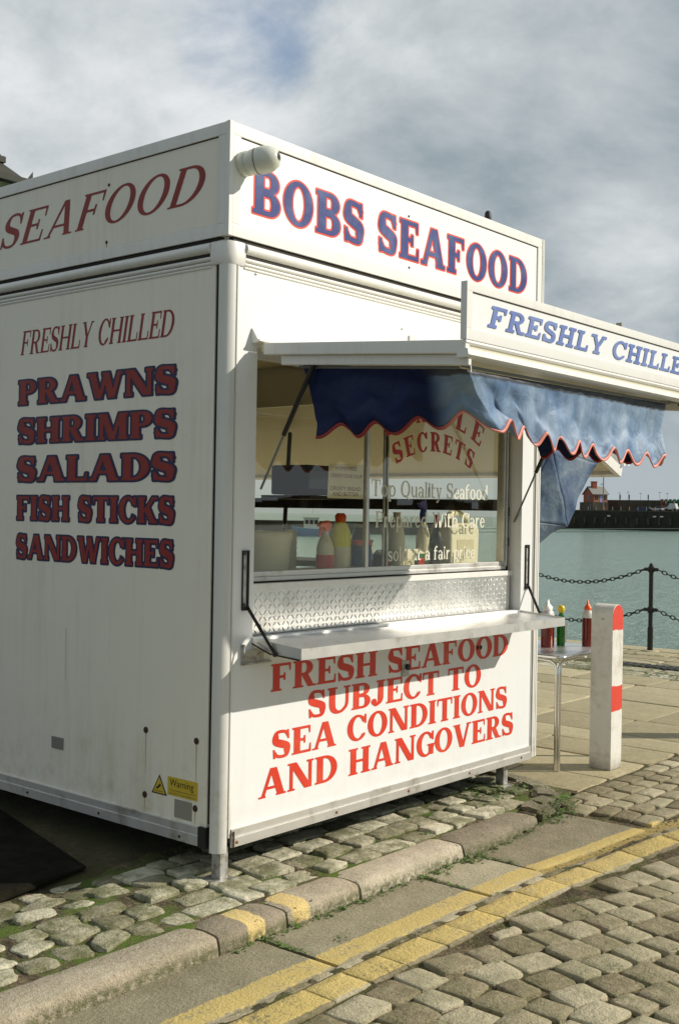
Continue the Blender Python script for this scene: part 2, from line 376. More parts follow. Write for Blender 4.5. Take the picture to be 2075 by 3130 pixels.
mat('bollard_paint', rough=0.5, fn=f_bollard)
mat('clear_plastic', (0.75, 0.74, 0.70), 0.25, **{'Transmission Weight': 0.25})
mat('milky_plastic', (0.70, 0.68, 0.58), 0.35)
mat('brown_sauce', (0.06, 0.012, 0.008), 0.15)
mat('red_sauce', (0.14, 0.012, 0.006), 0.18)
mat('orange_plastic', (0.88, 0.11, 0.01), 0.35)
mat('yellow_plastic', (0.70, 0.52, 0.02), 0.3)
mat('green_glass', (0.02, 0.22, 0.02), 0.08, **{'Transmission Weight': 0.4})
mat('white_plastic', (0.86, 0.85, 0.80), 0.35)
mat('red_plastic', (0.60, 0.03, 0.015), 0.35)
mat('blue_plastic', (0.03, 0.08, 0.35), 0.35)
mat('purple_plastic', (0.12, 0.10, 0.50), 0.35)
mat('lime_plastic', (0.78, 0.74, 0.02), 0.35)
mat('black_plastic', (0.015, 0.014, 0.02), 0.35)
mat('matt_black', (0.008, 0.007, 0.006), 0.8, spec=0.15)
mat('label_white', (0.65, 0.62, 0.52), 0.5)
mat('lens_glass', (0.01, 0.01, 0.01), 0.05)
mat('camera_white', (0.66, 0.67, 0.58), 0.32)
mat('house_orange', (0.30, 0.075, 0.04), 0.85)
mat('house_orange_light', (0.40, 0.17, 0.10), 0.85)
mat('slate_roof', (0.22, 0.22, 0.20), 0.7)
mat('slate_dark', fn=lambda t, b: setc(t, b, t.mix(t.noise(pos(t), 3, 5, 0.7), (0.022, 0.023, 0.018, 1), (0.05, 0.05, 0.038, 1))), rough=0.8)
mat('render_wall', fn=lambda t, b: setc(t, b, t.mix(t.smooth(t.noise(pos(t), 2.5, 6, 0.7), 0.4, 0.7), (0.38, 0.37, 0.24, 1), (0.16, 0.16, 0.07, 1))), rough=0.9)
mat('brick_red', (0.20, 0.08, 0.05), 0.9)
mat('lilac_paint', (0.42, 0.36, 0.62), 0.6)
mat('dark_window', (0.015, 0.018, 0.015), 0.1)
mat('navy_paint', (0.02, 0.035, 0.12), 0.25)
mat('boat_blue', (0.06, 0.15, 0.36), 0.35)
mat('boat_white', (0.55, 0.56, 0.55), 0.4)
mat('green_paint', (0.02, 0.14, 0.05), 0.6)
mat('silver_paint', (0.45, 0.45, 0.45), 0.3)
mat('tyre', (0.015, 0.015, 0.015), 0.8)
mat('orange_paint', (0.45, 0.13, 0.03), 0.6)
mat('grey_metal', (0.16, 0.17, 0.16), 0.6)

# ------------------------------------------------------------------ object helpers
def link(name, me, parent=None, loc=(0, 0, 0)):
    o = bpy.data.objects.new(name, me); COL.objects.link(o); o.location = loc
    if parent: o.parent = parent
    return o


def thing(name, loc, label, cat, group=None, rz=0.0):
    o = bpy.data.objects.new(name, None); COL.objects.link(o); o.location = loc; o.rotation_euler = (0, 0, rz)
    o.empty_display_size = 0.1
    tag(o, label, cat, group); return o


def tag(o, label, cat, group=None):
    o['label'] = label; o['category'] = cat
    if group: o['group'] = group
    return o


def struct(o): o['kind'] = 'structure'; return o
def stuff(o): o['kind'] = 'stuff'; return o


class MB:
    """collects faces in world coordinates; build() links them as one mesh object"""
    def __init__(s): s.v = []; s.f = []; s.mi = []
    def add(s, vs, fs, mi=0):
        b = len(s.v); s.v += [tuple(v) for v in vs]; s.f += [tuple(b + i for i in f) for f in fs]; s.mi += [mi] * len(fs); return s
    def box(s, x0, x1, y0, y1, z0, z1, mi=0):
        vs = [(x, y, z) for z in (z0, z1) for y in (y0, y1) for x in (x0, x1)]
        return s.add(vs, [(0, 2, 3, 1), (4, 5, 7, 6), (0, 1, 5, 4), (2, 6, 7, 3), (0, 4, 6, 2), (1, 3, 7, 5)], mi)
    def hexa(s, p, mi=0):
        return s.add(p, [(0, 2, 3, 1), (4, 5, 7, 6), (0, 1, 5, 4), (2, 6, 7, 3), (0, 4, 6, 2), (1, 3, 7, 5)], mi)
    def prism(s, poly, ax, a, b, mi=0):
        """poly: 2-D outline; ax: axis the prism runs along"""
        def P(u, v, t): return (t, u, v) if ax == 0 else (u, t, v) if ax == 1 else (u, v, t)
        n = len(poly); vs = [P(u, v, a) for u, v in poly] + [P(u, v, b) for u, v in poly]
        fs = [tuple(range(n)), tuple(reversed(range(n, 2 * n)))] + [(i, i + n, (i + 1) % n + n, (i + 1) % n) for i in range(n)]
        return s.add(vs, fs, mi)
    def tube(s, pts, r, n=8, caps=True, mi=0):
        pts = [Vector(p) for p in pts]; rr = r if isinstance(r, (list, tuple)) else [r] * len(pts)
        vs = []; last = None
        for i, p in enumerate(pts):
            d = (pts[min(i + 1, len(pts) - 1)] - pts[max(i - 1, 0)]).normalized()
            a = last if last is not None else (Vector((0, 0, 1)) if abs(d.z) < 0.9 else Vector((1, 0, 0)))
            u = (a - d * a.dot(d)).normalized(); last = u; v = d.cross(u)
            vs += [p + (u * math.cos(2 * math.pi * k / n) + v * math.sin(2 * math.pi * k / n)) * rr[i] for k in range(n)]
        fs = [(i * n + k, i * n + (k + 1) % n, (i + 1) * n + (k + 1) % n, (i + 1) * n + k) for i in range(len(pts) - 1) for k in range(n)]
        if caps: fs += [tuple(reversed(range(n))), tuple(range((len(pts) - 1) * n, len(pts) * n))]
        return s.add(vs, fs, mi)
    def lathe(s, prof, c, n=14, axis=(0, 0, 1), mi=0):
        """prof: (radius, height) list"""
        ax = Vector(axis).normalized(); u = (Vector((1, 0, 0)) if abs(ax.x) < 0.9 else Vector((0, 0, 1))); u = (u - ax * u.dot(ax)).normalized(); v = ax.cross(u); c = Vector(c)
        vs = [c + ax * h + (u * math.cos(2 * math.pi * k / n) + v * math.sin(2 * math.pi * k / n)) * max(r, 1e-4) for r, h in prof for k in range(n)]
        fs = [(i * n + k, i * n + (k + 1) % n, (i + 1) * n + (k + 1) % n, (i + 1) * n + k) for i in range(len(prof) - 1) for k in range(n)]
        fs += [tuple(reversed(range(n))), tuple(range((len(prof) - 1) * n, len(prof) * n))]
        return s.add(vs, fs, mi)
    def build(s, name, m, parent=None, base=None, smooth=False, bevel=0.0, seg=2, auto=None):
        b = Vector(base) if base is not None else (parent_world(parent) if parent else Vector((0, 0, 0)))
        me = bpy.data.meshes.new(name); me.from_pydata([tuple(Vector(v) - b) for v in s.v], [], s.f)
        for mm in (m if isinstance(m, (list, tuple)) else [m]): me.materials.append(MAT[mm])
        if any(s.mi): me.polygons.foreach_set('material_index', s.mi)
        if smooth: me.polygons.foreach_set('use_smooth', [True] * len(me.polygons))
        me.validate(); me.update()
        if not s.f: pass
        o = link(name, me, parent, (0, 0, 0) if parent else b)
        if bevel:
            mod = o.modifiers.new('bevel', 'BEVEL'); mod.width = bevel; mod.segments = seg; mod.limit_method = 'ANGLE'; mod.angle_limit = R(40)
            me.polygons.foreach_set('use_smooth', [True] * len(me.polygons))
            wnm = o.modifiers.new('normals', 'WEIGHTED_NORMAL'); wnm.keep_sharp = True
        if auto and not bevel:
            me.polygons.foreach_set('use_smooth', [True] * len(me.polygons))
            me.set_sharp_from_angle(angle=R(auto))
        return o


def parent_world(p):
    v = Vector((0, 0, 0))
    while p: v += p.location; p = p.parent
    return v


# ------------------------------------------------------------------ lettering: serif glyphs drawn as distance fields
def ell(cx, cy, rx, ry, a0=0.0, a1=360.0, n=40):
    k = max(4, int(n * abs(a1 - a0) / 360))
    return [(cx + rx * math.cos(R(a0 + (a1 - a0) * i / k)), cy + ry * math.sin(R(a0 + (a1 - a0) * i / k))) for i in range(k + (0 if abs(a1 - a0) >= 360 else 1))]


def rc(x0, y0, x1, y1): return [(x0, y0), (x1, y0), (x1, y1), (x0, y1)]
def dg(x0, y0, x1, y1, wd): return [(x0 - wd / 2, y0), (x0 + wd / 2, y0), (x1 + wd / 2, y1), (x1 - wd / 2, y1)]


def stroke(pts, wds, sub=7):
    P = [Vector((x, y)) for x, y in pts]; n = len(P); C = []; W = []
    for i in range(n - 1):
        a, b, c, d = P[max(i - 1, 0)], P[i], P[i + 1], P[min(i + 2, n - 1)]
        for k in range(sub):
            t = k / sub
            C.append(0.5 * ((2 * b) + (c - a) * t + (2 * a - 5 * b + 4 * c - d) * t * t + (3 * b - a - 3 * c + d) * t ** 3)); W.append(wds[i] * (1 - t) + wds[i + 1] * t)
    C.append(P[-1]); W.append(wds[-1]); L = []; Rr = []
    for i, p in enumerate(C):
        d = (C[min(i + 1, len(C) - 1)] - C[max(i - 1, 0)]).normalized(); nn = Vector((-d.y, d.x))
        L.append(tuple(p + nn * W[i] / 2)); Rr.append(tuple(p - nn * W[i] / 2))
    return L, Rr


class Sty:
    def __init__(s, T=0.2, h=0.07, sl=0.05, so=0.07, wd=1.0, cw=None):
        s.T, s.h, s.sl, s.so, s.wd = T, h, sl, so, wd


def glyph(ch, S):
    T, h, sl, so, k = S.T, S.h, S.sl, S.so, S.wd
    A = []; ops = A.append
    def add(p): A.append(('+', p))
    def sub(p): A.append(('-', p))
    def st(x, y0=0.0, y1=1.0, w_=None): add(rc(x, y0, x + (w_ or T), y1))
    def sf(x0, x1, y, up_=False): add(rc(x0, y, x1, y + sl) if up_ else rc(x0, y - sl, x1, y))
    def strk(pts, wds):
        L, Q = stroke(pts, wds)
        for i in range(0, len(L) - 1, 3):
            j = min(i + 3, len(L) - 1); A.append(('+', L[i:j + 1] + Q[i:j + 1][::-1]))
        A.append(('+', L + Q[::-1]))
    def bowl(x0, xr, y0, y1, th):
        ry = (y1 - y0) / 2; xm = max(x0 + T, xr - ry * 1.15); yc = (y0 + y1) / 2
        add([(x0, y0)] + ell(xm, yc, xr - xm, ry, -90, 90) + [(x0, y1)])
        return [(x0 + T * .9, y0 + h)] + ell(xm, yc, max(0.02, xr - th - xm), ry - h, -90, 90) + [(x0 + T * .9, y1 - h)]
    hh = max(h * 0.8, 0.05); X = 0.68
    if ch == ' ': return [], 0.42 * k
    if ch == 'I':
        st(so); sf(0, T + 2 * so, 0, True); sf(0, T + 2 * so, 1); return A, T + 2 * so
    if ch in 'ELF':
        W = (0.74 if ch != 'L' else 0.72) * k; st(so); sf(0, T + 2 * so, 0, True); sf(0, T + 2 * so, 1)
        if ch in 'EL': add(rc(so, 0, W, h)); add([(W - hh, 0), (W, 0), (W, .32), (W - hh * .6, .32)])
        if ch in 'EF':
            add(rc(so, 1 - h, W - .03, 1)); add([(W - .03 - hh, 1), (W - .03, 1), (W - .03, .72), (W - .03 - hh * .6, .72)])
            add(rc(so, .5 - h / 2 + .01, W * .70, .5 + h / 2 + .01)); add(rc(W * .70 - hh * .8, .37, W * .70, .65))
        return A, W
    if ch == 'T':
        W = 0.80 * k; st(W / 2 - T / 2); sf(W / 2 - T / 2 - so, W / 2 + T / 2 + so, 0, True); add(rc(0, 1 - h, W, 1))
        add([(0, 1), (hh, 1), (hh * .6, .70), (0, .70)]); add([(W - hh, 1), (W, 1), (W, .70), (W - hh * .6, .70)]); return A, W
    if ch == 'H':
        W = 0.92 * k
        for x in (so, W - so - T): st(x); sf(x - so, x + T + so, 0, True); sf(x - so, x + T + so, 1)
        add(rc(so, .5 - h / 2, W - so, .5 + h / 2)); return A, W
    if ch in 'PR':
        W = (0.74 if ch == 'P' else 0.84) * k; xr = 0.74 * k
        inner = bowl(so, xr, .44, 1.0, T * .95); sub(inner); st(so); sf(0, T + 2 * so, 0, True); sf(0, so + T, 1)
        if ch == 'R':
            add(dg(W * .80, 0, W * .52, .47, T * 1.0)); sf(W * .80 - T * .45, W + so * .4, 0, True)
        return A, W
    if ch == 'B':
        W = 0.80 * k; i1 = bowl(so, W, 0, .54, T); i2 = bowl(so, W * .95, .50, 1.0, T * .95); sub(i1); sub(i2); st(so); sf(0, so + T, 0, True); sf(0, so + T, 1); return A, W
    if ch == 'D':
        W = 0.88 * k; xm = W * .42
        add([(so, 0)] + ell(xm, .5, W - xm, .5, -90, 90) + [(so, 1)]); sub([(so + T * .9, h)] + ell(xm, .5, W - xm - T, .5 - h, -90, 90) + [(so + T * .9, 1 - h)])
        st(so); sf(0, so + T, 0, True); sf(0, so + T, 1); return A, W
    if ch == 'O':
        W = 0.90 * k; add(ell(W / 2, .5, W / 2, .52)); sub(ell(W / 2, .5, W / 2 - T, .52 - h)); return A, W
    if ch in 'CG':
        W = 0.84 * k; rx = W * .52; add(ell(rx, .5, rx, .52)); sub(ell(rx + T * .12, .5, rx - T * .88, .52 - h))
        if ch == 'C':
            sub(rc(rx * 1.25, .30, W * 1.4, .70)); sub([(W * .78, .18), (W * 1.4, .18), (W * 1.4, .5), (W * .78, .5)])
            add([(W - hh * 1.3, 1.0), (W - .01, 1.0), (W - .01, .64), (W - hh * 1.1, .64)]); add([(W * .72, .02), (W * .95, .22), (W * .90, .27), (W * .66, .12)])
        else:
            sub(rc(rx * 1.25, .44, W * 1.4, .70)); add([(W - hh * 1.3, 1.0), (W - .01, 1.0), (W - .01, .64), (W - hh * 1.1, .64)])
            st(W - T - .01, .04, .44); sf(W - T - so, W + so * .6, .48)
        return A, W
    if ch in 'Ss':
        H = 1.0 if ch == 'S' else X; W = (0.70 if ch == 'S' else .50) * k; u = T * (1 if ch == 'S' else .9); v = h * 1.15; a = v / 2
        pts = [(.86 * W, .78 * H), (.74 * W, (.95 * H) - a * .6), (.50 * W, 1.015 * H - a), (.25 * W, .95 * H - a * .4), (.02 * W + u * .5, .76 * H), (.22 * W, .60 * H), (.5 * W, .505 * H), (.78 * W, .41 * H), (.98 * W - u * .5, .245 * H), (.77 * W, .05 * H + a * .4), (.50 * W, -.015 * H + a), (.27 * W, .05 * H + a * .6), (.13 * W, .22 * H)]
        ws = [v, v, v, v * 1.2, u * .95, u * 1.08, u * 1.15, u * 1.08, u * .95, v * 1.2, v, v, v]
        strk(pts, ws); add([(.90 * W - hh, H * 1.0), (.90 * W, H), (.92 * W, .66 * H), (.92 * W - hh * .9, .68 * H)]); add([(.08 * W, 0), (.08 * W + hh, 0), (.06 * W + hh * .9, .32 * H), (.05 * W, .34 * H)])
        return A, W
    if ch == 'A':
        W = 0.98 * k; add(dg(W * .14, 0, W * .47, 1.0, h * 1.25)); add(dg(W * .82, 0, W * .52, 1.0, T * 1.05)); add(rc(W * .24, .27, W * .76, .27 + h))
        sf(0, W * .14 + so * 1.4, 0, True); sf(W * .82 - T * .5 - so * .8, W, 0, True); return A, W
    if ch == 'V':
        W = 0.94 * k; add(dg(W * .18, 1, W * .50, 0, T * 1.05)); add(dg(W * .85, 1, W * .55, 0, h * 1.25)); sf(0, W * .18 + T * .5 + so * .8, 1); sf(W * .85 - so * 1.3, W, 1); return A, W
    if ch == 'W':
        W = 1.30 * k; add(dg(W * .13, 1, W * .33, 0, T)); add(dg(W * .54, 1, W * .355, 0, h * 1.25)); add(dg(W * .52, 1, W * .70, 0, T)); add(dg(W * .90, 1, W * .725, 0, h * 1.25))
        sf(0, W * .13 + T * .5 + so * .6, 1); sf(W * .90 - so * 1.2, W, 1); sf(W * .42, W * .60, 1); return A, W
    if ch == 'M':
        W = 1.08 * k; st(so + h * .1, 0, 1, h * 1.25); st(W - so - T); add(dg(so + h * .8 + T * .2, 1, W * .5, .0, T * 1.0)); add(dg(W - so - T * .75, 1, W * .51, 0, h * 1.2))
        sf(0, so * 2 + h * 1.3, 0, True); sf(W - 2 * so - T, W, 0, True); sf(0, so + T * .7, 1); sf(W - so - T, W, 1); return A, W
    if ch == 'N':
        W = 0.98 * k; st(so, 0, 1, h * 1.25); st(W - so - h * 1.25, 0, 1, h * 1.25); add(dg(so + T * .45, 1, W - so - T * .55, 0, T * 1.15))
        sf(0, so * 2 + h * 1.25, 0, True); sf(0, so + T * .5, 1); sf(W - 2 * so - h * 1.25, W, 1); return A, W
    if ch == 'Y':
        W = 0.90 * k; add(dg(W * .17, 1, W * .47, .44, T)); add(dg(W * .84, 1, W * .55, .44, h * 1.25)); st(W / 2 - T / 2, 0, .50); sf(W / 2 - T / 2 - so, W / 2 + T / 2 + so, 0, True)
        sf(0, W * .17 + T * .5 + so * .7, 1); sf(W * .84 - so * 1.2, W, 1); return A, W
    if ch == 'K':
        W = 0.92 * k; st(so); sf(0, T + 2 * so, 0, True); sf(0, T + 2 * so, 1); add(dg(W * .82, 1, W * .36, .40, h * 1.4)); add(dg(W * .80, 0, W * .46, .60, T * 1.1)); sf(W * .80 - T * .5 - so, W, 0, True); sf(W * .82 - so * 1.4, W, 1); return A, W
    if ch == 'U':
        W = 0.92 * k; L, Q = stroke([(so + T / 2, 1), (so + T / 2, .32), (W * .30, .06 + h / 2), (W * .5, h / 2 - .015), (W * .70, .06 + h / 2), (W - so - h * .65, .34), (W - so - h * .65, 1)], [T, T, T * .8, h * 1.1, h * 1.2, h * 1.25, h * 1.25])
        for i in range(0, len(L) - 1, 3): j = min(i + 3, len(L) - 1); A.append(('+', L[i:j + 1] + Q[i:j + 1][::-1]))
        A.append(('+', L + Q[::-1])); sf(0, T + 2 * so, 1); sf(W - 2 * so - h * 1.25, W, 1); return A, W
    if ch == 'J':
        W = 0.58 * k; strk([(W - so - T / 2, 1), (W - so - T / 2, .28), (W * .52, .05 + h * .5), (W * .28, h / 2 - .01), (W * .12, .14)], [T, T, h * 1.5, h * 1.2, h * 1.6]); add(ell(W * .17, .17, T * .5, T * .5, n=14)); sf(W - 2 * so - T, W, 1); return A, W
    # ---- lower case
    t_ = T * .86; so_ = so * .75
    if ch == 'o': W = .60 * k; add(ell(W / 2, X / 2, W / 2, X / 2 + .012)); sub(ell(W / 2, X / 2, W / 2 - t_, X / 2 + .012 - h)); return A, W
    if ch in 'ec':
        W = .54 * k; add(ell(W / 2, X / 2, W / 2, X / 2 + .012)); sub(ell(W / 2 + t_ * .1, X / 2, W / 2 - t_ * .9, X / 2 + .012 - h))
        sub(rc(W * .5, X * .26, W * 1.3, X * (.50 if ch == 'e' else .66)))
        if ch == 'e': add(rc(t_ * .8, X * .50, W * .96, X * .50 + h * .8))
        else: add(ell(W * .82, X * .74, t_ * .5, t_ * .5, n=14))
        return A, W
    if ch in 'dpbq':
        W = .64 * k; s_ = W - so_ - t_ if ch == 'd' else so_; cx = (W - so_) / 2 if ch == 'd' else (W + so_) / 2; rx = (W - so_) / 2
        add(ell(cx, X / 2, rx, X / 2 + .01)); sub(ell(cx, X / 2, rx - t_ * .9, X / 2 - h))
        if ch == 'd': st(s_, 0, 1, t_); add(rc(s_ - so_, 1 - sl, s_, 1)); add(rc(s_ + t_, 0, W, sl))
        else: st(s_, -.30, X, t_); add(rc(0, -.30, so_ * 2 + t_, -.30 + sl)); add(rc(0, X - sl, so_, X))
        return A, W
    if ch == 'a':
        W = .56 * k; s_ = W - so_ - t_; add(ell(W * .36, X * .28, W * .36, X * .30)); sub(ell(W * .42, X * .28, W * .36 - t_ * .75, X * .30 - h * .9)); st(s_, 0, X * .72, t_); add(rc(s_, 0, W, sl))
        strk([(s_ + t_ * .55, X * .70), (W * .50, X - h * .45), (W * .22, X * .90), (W * .12, X * .76)], [t_, h, h * 1.2, t_ * .8]); return A, W
    if ch == 'l': W = t_ + 2 * so_; st(so_, 0, 1, t_); add(rc(0, 1 - sl, so_, 1)); add(rc(0, 0, W, sl)); return A, W
    if ch == 'i': W = t_ + 2 * so_; st(so_, 0, X, t_); add(rc(0, X - sl, so_, X)); add(rc(0, 0, W, sl)); add(ell(so_ + t_ / 2, .88, t_ * .62, t_ * .62, n=16)); return A, W
    if ch == 't': W = .40 * k; st(so_, .03, .92, t_); add(rc(0, X - h, W, X)); strk([(so_ + t_ / 2, .15), (W * .62, h * .5), (W * .95, .10)], [t_, h * 1.1, h * .8]); return A, W
    if ch == 'f': W = .42 * k; st(so_, 0, .80, t_); add(rc(-.02, X - h, W * .92, X)); add(rc(0, 0, so_ * 2 + t_, sl)); strk([(so_ + t_ / 2, .78), (W * .55, 1 - h * .6), (W * .92, .92)], [t_, h * 1.2, h * 1.6]); return A, W
    if ch == 'r': W = .46 * k; st(so_, 0, X, t_); add(rc(0, 0, so_ * 2 + t_, sl)); add(rc(0, X - sl, so_, X)); strk([(so_ + t_ * .8, X * .62), (W * .62, X * .93), (W * .92, X * .90)], [h, h * 1.2, h * 1.9]); return A, W
    if ch == 'u': W = .64 * k; st(so_, X * .25, X, t_); st(W - so_ - t_, 0, X, t_); add(rc(0, X - sl, so_, X)); add(rc(W - so_ - t_ - so_, X - sl, W - so_, X)); add(rc(W - so_, 0, W, sl)); strk([(so_ + t_ / 2, X * .32), (W * .36, h * .6), (W * .62, .10), (W - so_ - t_ * .7, X * .28)], [t_, h * 1.3, h, h]); return A, W
    if ch in 'hn':
        W = .66 * k
        st(so_, 0, 1 if ch == 'h' else X, t_); st(W - so_ - t_, 0, X * .70, t_); add(rc(0, 0, so_ * 2 + t_, sl)); add(rc(W - 2 * so_ - t_, 0, W, sl)); add(rc(0, (1 if ch == 'h' else X) - sl, so_, 1 if ch == 'h' else X))
        strk([(so_ + t_ * .8, X * .66), (W * .50, X - h * .5), (W - so_ - t_ * .6, X * .80), (W - so_ - t_ / 2, X * .62)], [h, h * 1.2, t_ * .8, t_]); return A, W
    if ch == 'y': W = .60 * k; add(dg(W * .20, X, W * .52, .02, t_)); strk([(W * .85, X), (W * .54, 0), (W * .34, -.24), (W * .12, -.22)], [h, h * 1.1, h * 1.2, h * 2.2]); add(rc(0, X - sl, W * .42, X)); add(rc(W * .62, X - sl, W, X)); return A, W
    if ch == 'Q':
        A2, W = glyph('O', S); A2.append(('+', dg(W * .88, -.16, W * .45, .12, T * .8))); return A2, W
    return [], .3


def sd_poly(PX, PY, poly):
    v = np.array(poly, float); n = len(v)
    d = (PX - v[0, 0]) ** 2 + (PY - v[0, 1]) ** 2; s = np.ones_like(PX); j = n - 1
    for i in range(n):
        ex, ey = v[j] - v[i]; wx = PX - v[i, 0]; wy = PY - v[i, 1]; L = ex * ex + ey * ey
        if L < 1e-12: j = i; continue
        t = np.clip((wx * ex + wy * ey) / L, 0, 1); bx = wx - ex * t; by = wy - ey * t
        d = np.minimum(d, bx * bx + by * by)
        c1 = PY >= v[i, 1]; c2 = PY < v[j, 1]; c3 = ex * wy > ey * wx
        flip = (c1 & c2 & c3) | (~c1 & ~c2 & ~c3); s = np.where(flip, -s, s); j = i
    return s * np.sqrt(d)


CASES = {1: [(3, 0)], 2: [(0, 1)], 3: [(3, 1)], 4: [(1, 2)], 5: [(3, 2), (1, 0)], 6: [(0, 2)], 7: [(3, 2)], 8: [(2, 3)], 9: [(2, 0)], 10: [(0, 3), (2, 1)], 11: [(2, 1)], 12: [(1, 3)], 13: [(1, 0)], 14: [(0, 3)]}
GC = {}


def simplify(p, tol):
    """closed-outline Douglas-Peucker"""
    def dp(a, b):
        if b <= a + 1: return []
        ax, ay = p[a]; bx, by = p[b]; L = math.hypot(bx - ax, by - ay) or 1e-9
        best, bi = 0, -1
        for i in range(a + 1, b):
            d = abs((bx - ax) * (ay - p[i][1]) - (ax - p[i][0]) * (by - ay)) / L
            if d > best: best, bi = d, i
        return dp(a, bi) + [bi] + dp(bi, b) if best > tol else []
    n = len(p); far = max(range(n), key=lambda i: (p[i][0] - p[0][0]) ** 2 + (p[i][1] - p[0][1]) ** 2)
    idx = [0] + dp(0, far) + [far]
    q = p; p = p[far:] + [p[0]]; rest = dp(0, len(p) - 1)
    return [q[i] for i in idx] + [p[i] for i in rest]


def glyph_mesh(ch, key, S, off):
    kk = (ch, key, off)
    if kk in GC: return GC[kk]
    ops, W = glyph(ch, S)
    if not ops: GC[kk] = ([], [], W); return GC[kk]
    m = 0.10 + off; c = 1 / 46.0
    x = np.arange(-m, W + m, c); y = np.arange(-0.36 - m, 1.02 + m, c) if ch in 'pyQgq' else np.arange(-m - .02, 1.02 + m, c)
    PX, PY = np.meshgrid(x, y); D = np.full_like(PX, 9.0)
    for o, p in ops:
        s = sd_poly(PX, PY, p); D = np.minimum(D, s) if o == '+' else np.maximum(D, -s)
    D = D - off + 1e-5
    In = (D < 0).astype(int); code = In[:-1, :-1] + 2 * In[:-1, 1:] + 4 * In[1:, 1:] + 8 * In[1:, :-1]
    nxt = {}; P = {}
    def pt(i, j, e):
        if e == 0: k = ('h', i, j); a, b, A_, B_ = D[i, j], D[i, j + 1], (x[j], y[i]), (x[j + 1], y[i])
        elif e == 2: k = ('h', i + 1, j); a, b, A_, B_ = D[i + 1, j], D[i + 1, j + 1], (x[j], y[i + 1]), (x[j + 1], y[i + 1])
        elif e == 1: k = ('v', i, j + 1); a, b, A_, B_ = D[i, j + 1], D[i + 1, j + 1], (x[j + 1], y[i]), (x[j + 1], y[i + 1])
        else: k = ('v', i, j); a, b, A_, B_ = D[i, j], D[i + 1, j], (x[j], y[i]), (x[j], y[i + 1])
        t = a / (a - b); P[k] = (A_[0] + (B_[0] - A_[0]) * t, A_[1] + (B_[1] - A_[1]) * t); return k
    for i, j in zip(*np.nonzero((code > 0) & (code < 15))):
        for e0, e1 in CASES[int(code[i, j])]: nxt[pt(i, j, e0)] = pt(i, j, e1)
    loops = []
    while nxt:
        k0 = next(iter(nxt)); k = k0; lp = []
        while k in nxt: lp.append(P[k]); k = nxt.pop(k)
        if len(lp) > 5:
            q = simplify(lp, 0.0035)
            if len(q) >= 3: loops.append(q)
    vs = [p for lp in loops for p in lp]
    tr = tessellate_polygon([[Vector((p[0], p[1], 0)) for p in lp] for lp in loops])
    GC[kk] = (vs, tr, W); return GC[kk]


STY = {'pal': Sty(.235, .09, .06, .075), 'ital': Sty(.15, .05, .032, .06, .95), 'slab': Sty(.27, .13, .12, .05, 1.0), 'clar': Sty(.235, .11, .10, .06, .95),
       'type': Sty(.165, .13, .13, .10, .95), 'lower': Sty(.15, .065, .05, .05, .9), 'arc': Sty(.20, .085, .07, .06, .8)}


def lettering(name, text, sty, fmap, m, parent, off=0.0, gap=0.10, lift=0.0, perm=None):
    """text laid out from u=0 to u=1, v in cap heights; fmap(u, v, h) gives the world point, h = lift off the surface"""
    S = STY[sty]; x = 0; runs = []
    for ch in text:
        vs, tr, W = glyph_mesh(ch, sty, S, off); runs.append((x, vs, tr)); x += W + (gap if ch != ' ' else 0.0)
    tot = x - gap; mb = MB()
    o = None
    for i, (x0, vs, tr) in enumerate(runs):
        if not vs:
            if mb.v: o = mb.build(name, m, parent); mb = MB()
            continue
        z = lift + (i % 2) * 0.0002
        pts = [fmap((x0 + p[0]) / tot, p[1], z) for p in vs]
        mb.add(pts, [tuple(t) for t in tr])
    if mb.v: o = mb.build(name, m, parent)
    return o


def lin(a, b, t): return a + (b - a) * t

# ------------------------------------------------------------------ large setting
W_Z = -1.9
mb = MB(); mb.add([(-3000, -3000, W_Z), (3000, -3000, W_Z), (3000, 3000, W_Z), (-3000, 3000, W_Z)], [(0, 1, 2, 3)])
struct(mb.build('harbour_water', 'sea_water'))
mb = MB(); mb.add([(-3000, -3000, -9), (3000, -3000, -9), (3000, 3000, -9), (-3000, 3000, -9)], [(0, 1, 2, 3)])
struct(mb.build('sea_bed', 'dirt_ground'))


def rz_road(x):
    t = min(1, max(0, (x - 1.5) / 1.0)); return -0.07 + 0.07 * t * t * (3 - 2 * t)


# quay: solid body with its top just under the paving
mb = MB(); mb.box(-70, 9.95, -9.0, 90, -9, -0.16)
struct(mb.build('quay', 'quay_wall_stone'))
# asphalt further off
mb = MB(); mb.box(-70, -2.6, -8.6, 90, -0.16, -0.05); mb.box(-2.6, 9.6, -8.6, -5.6, -0.16, -0.06); mb.box(-2.6, 9.6, 7.0, 90, -0.16, -0.035)
struct(mb.build('quayside_ground', 'asphalt'))
mb = MB(); mb.box(-70, 9.95, -9.0, -8.6, -0.16, 0.02); mb.box(9.6, 9.95, -8.6, 90, -0.16, 0.0)
struct(mb.build('quay_edge', 'flag_stone'))


def grid_sheet(name, m, x0, x1, y0, y1, nx, ny, zf):
    vs = []; fs = []
    for j in range(ny + 1):
        for i in range(nx + 1):
            x = lin(x0, x1, i / nx); y = lin(y0, y1, j / ny); vs.append((x, y, zf(x, y)))
    for j in range(ny):
        for i in range(nx):
            a = j * (nx + 1) + i; fs.append((a, a + 1, a + nx + 2, a + nx + 1))
    mb = MB(); mb.add(vs, fs); return mb.build(name, m, smooth=True)


def nz(x, y, s, seed=0.0): return noise.noise(Vector((x * s, y * s, seed)))


def lshift0(x): return 0.13 * max(0.0, x - 1.0) ** 2
def dip(x, y): return 0.050 * min(1, max(0, (-.08 - x) / .55)) * min(1, max(0, (y - .22) / .30))


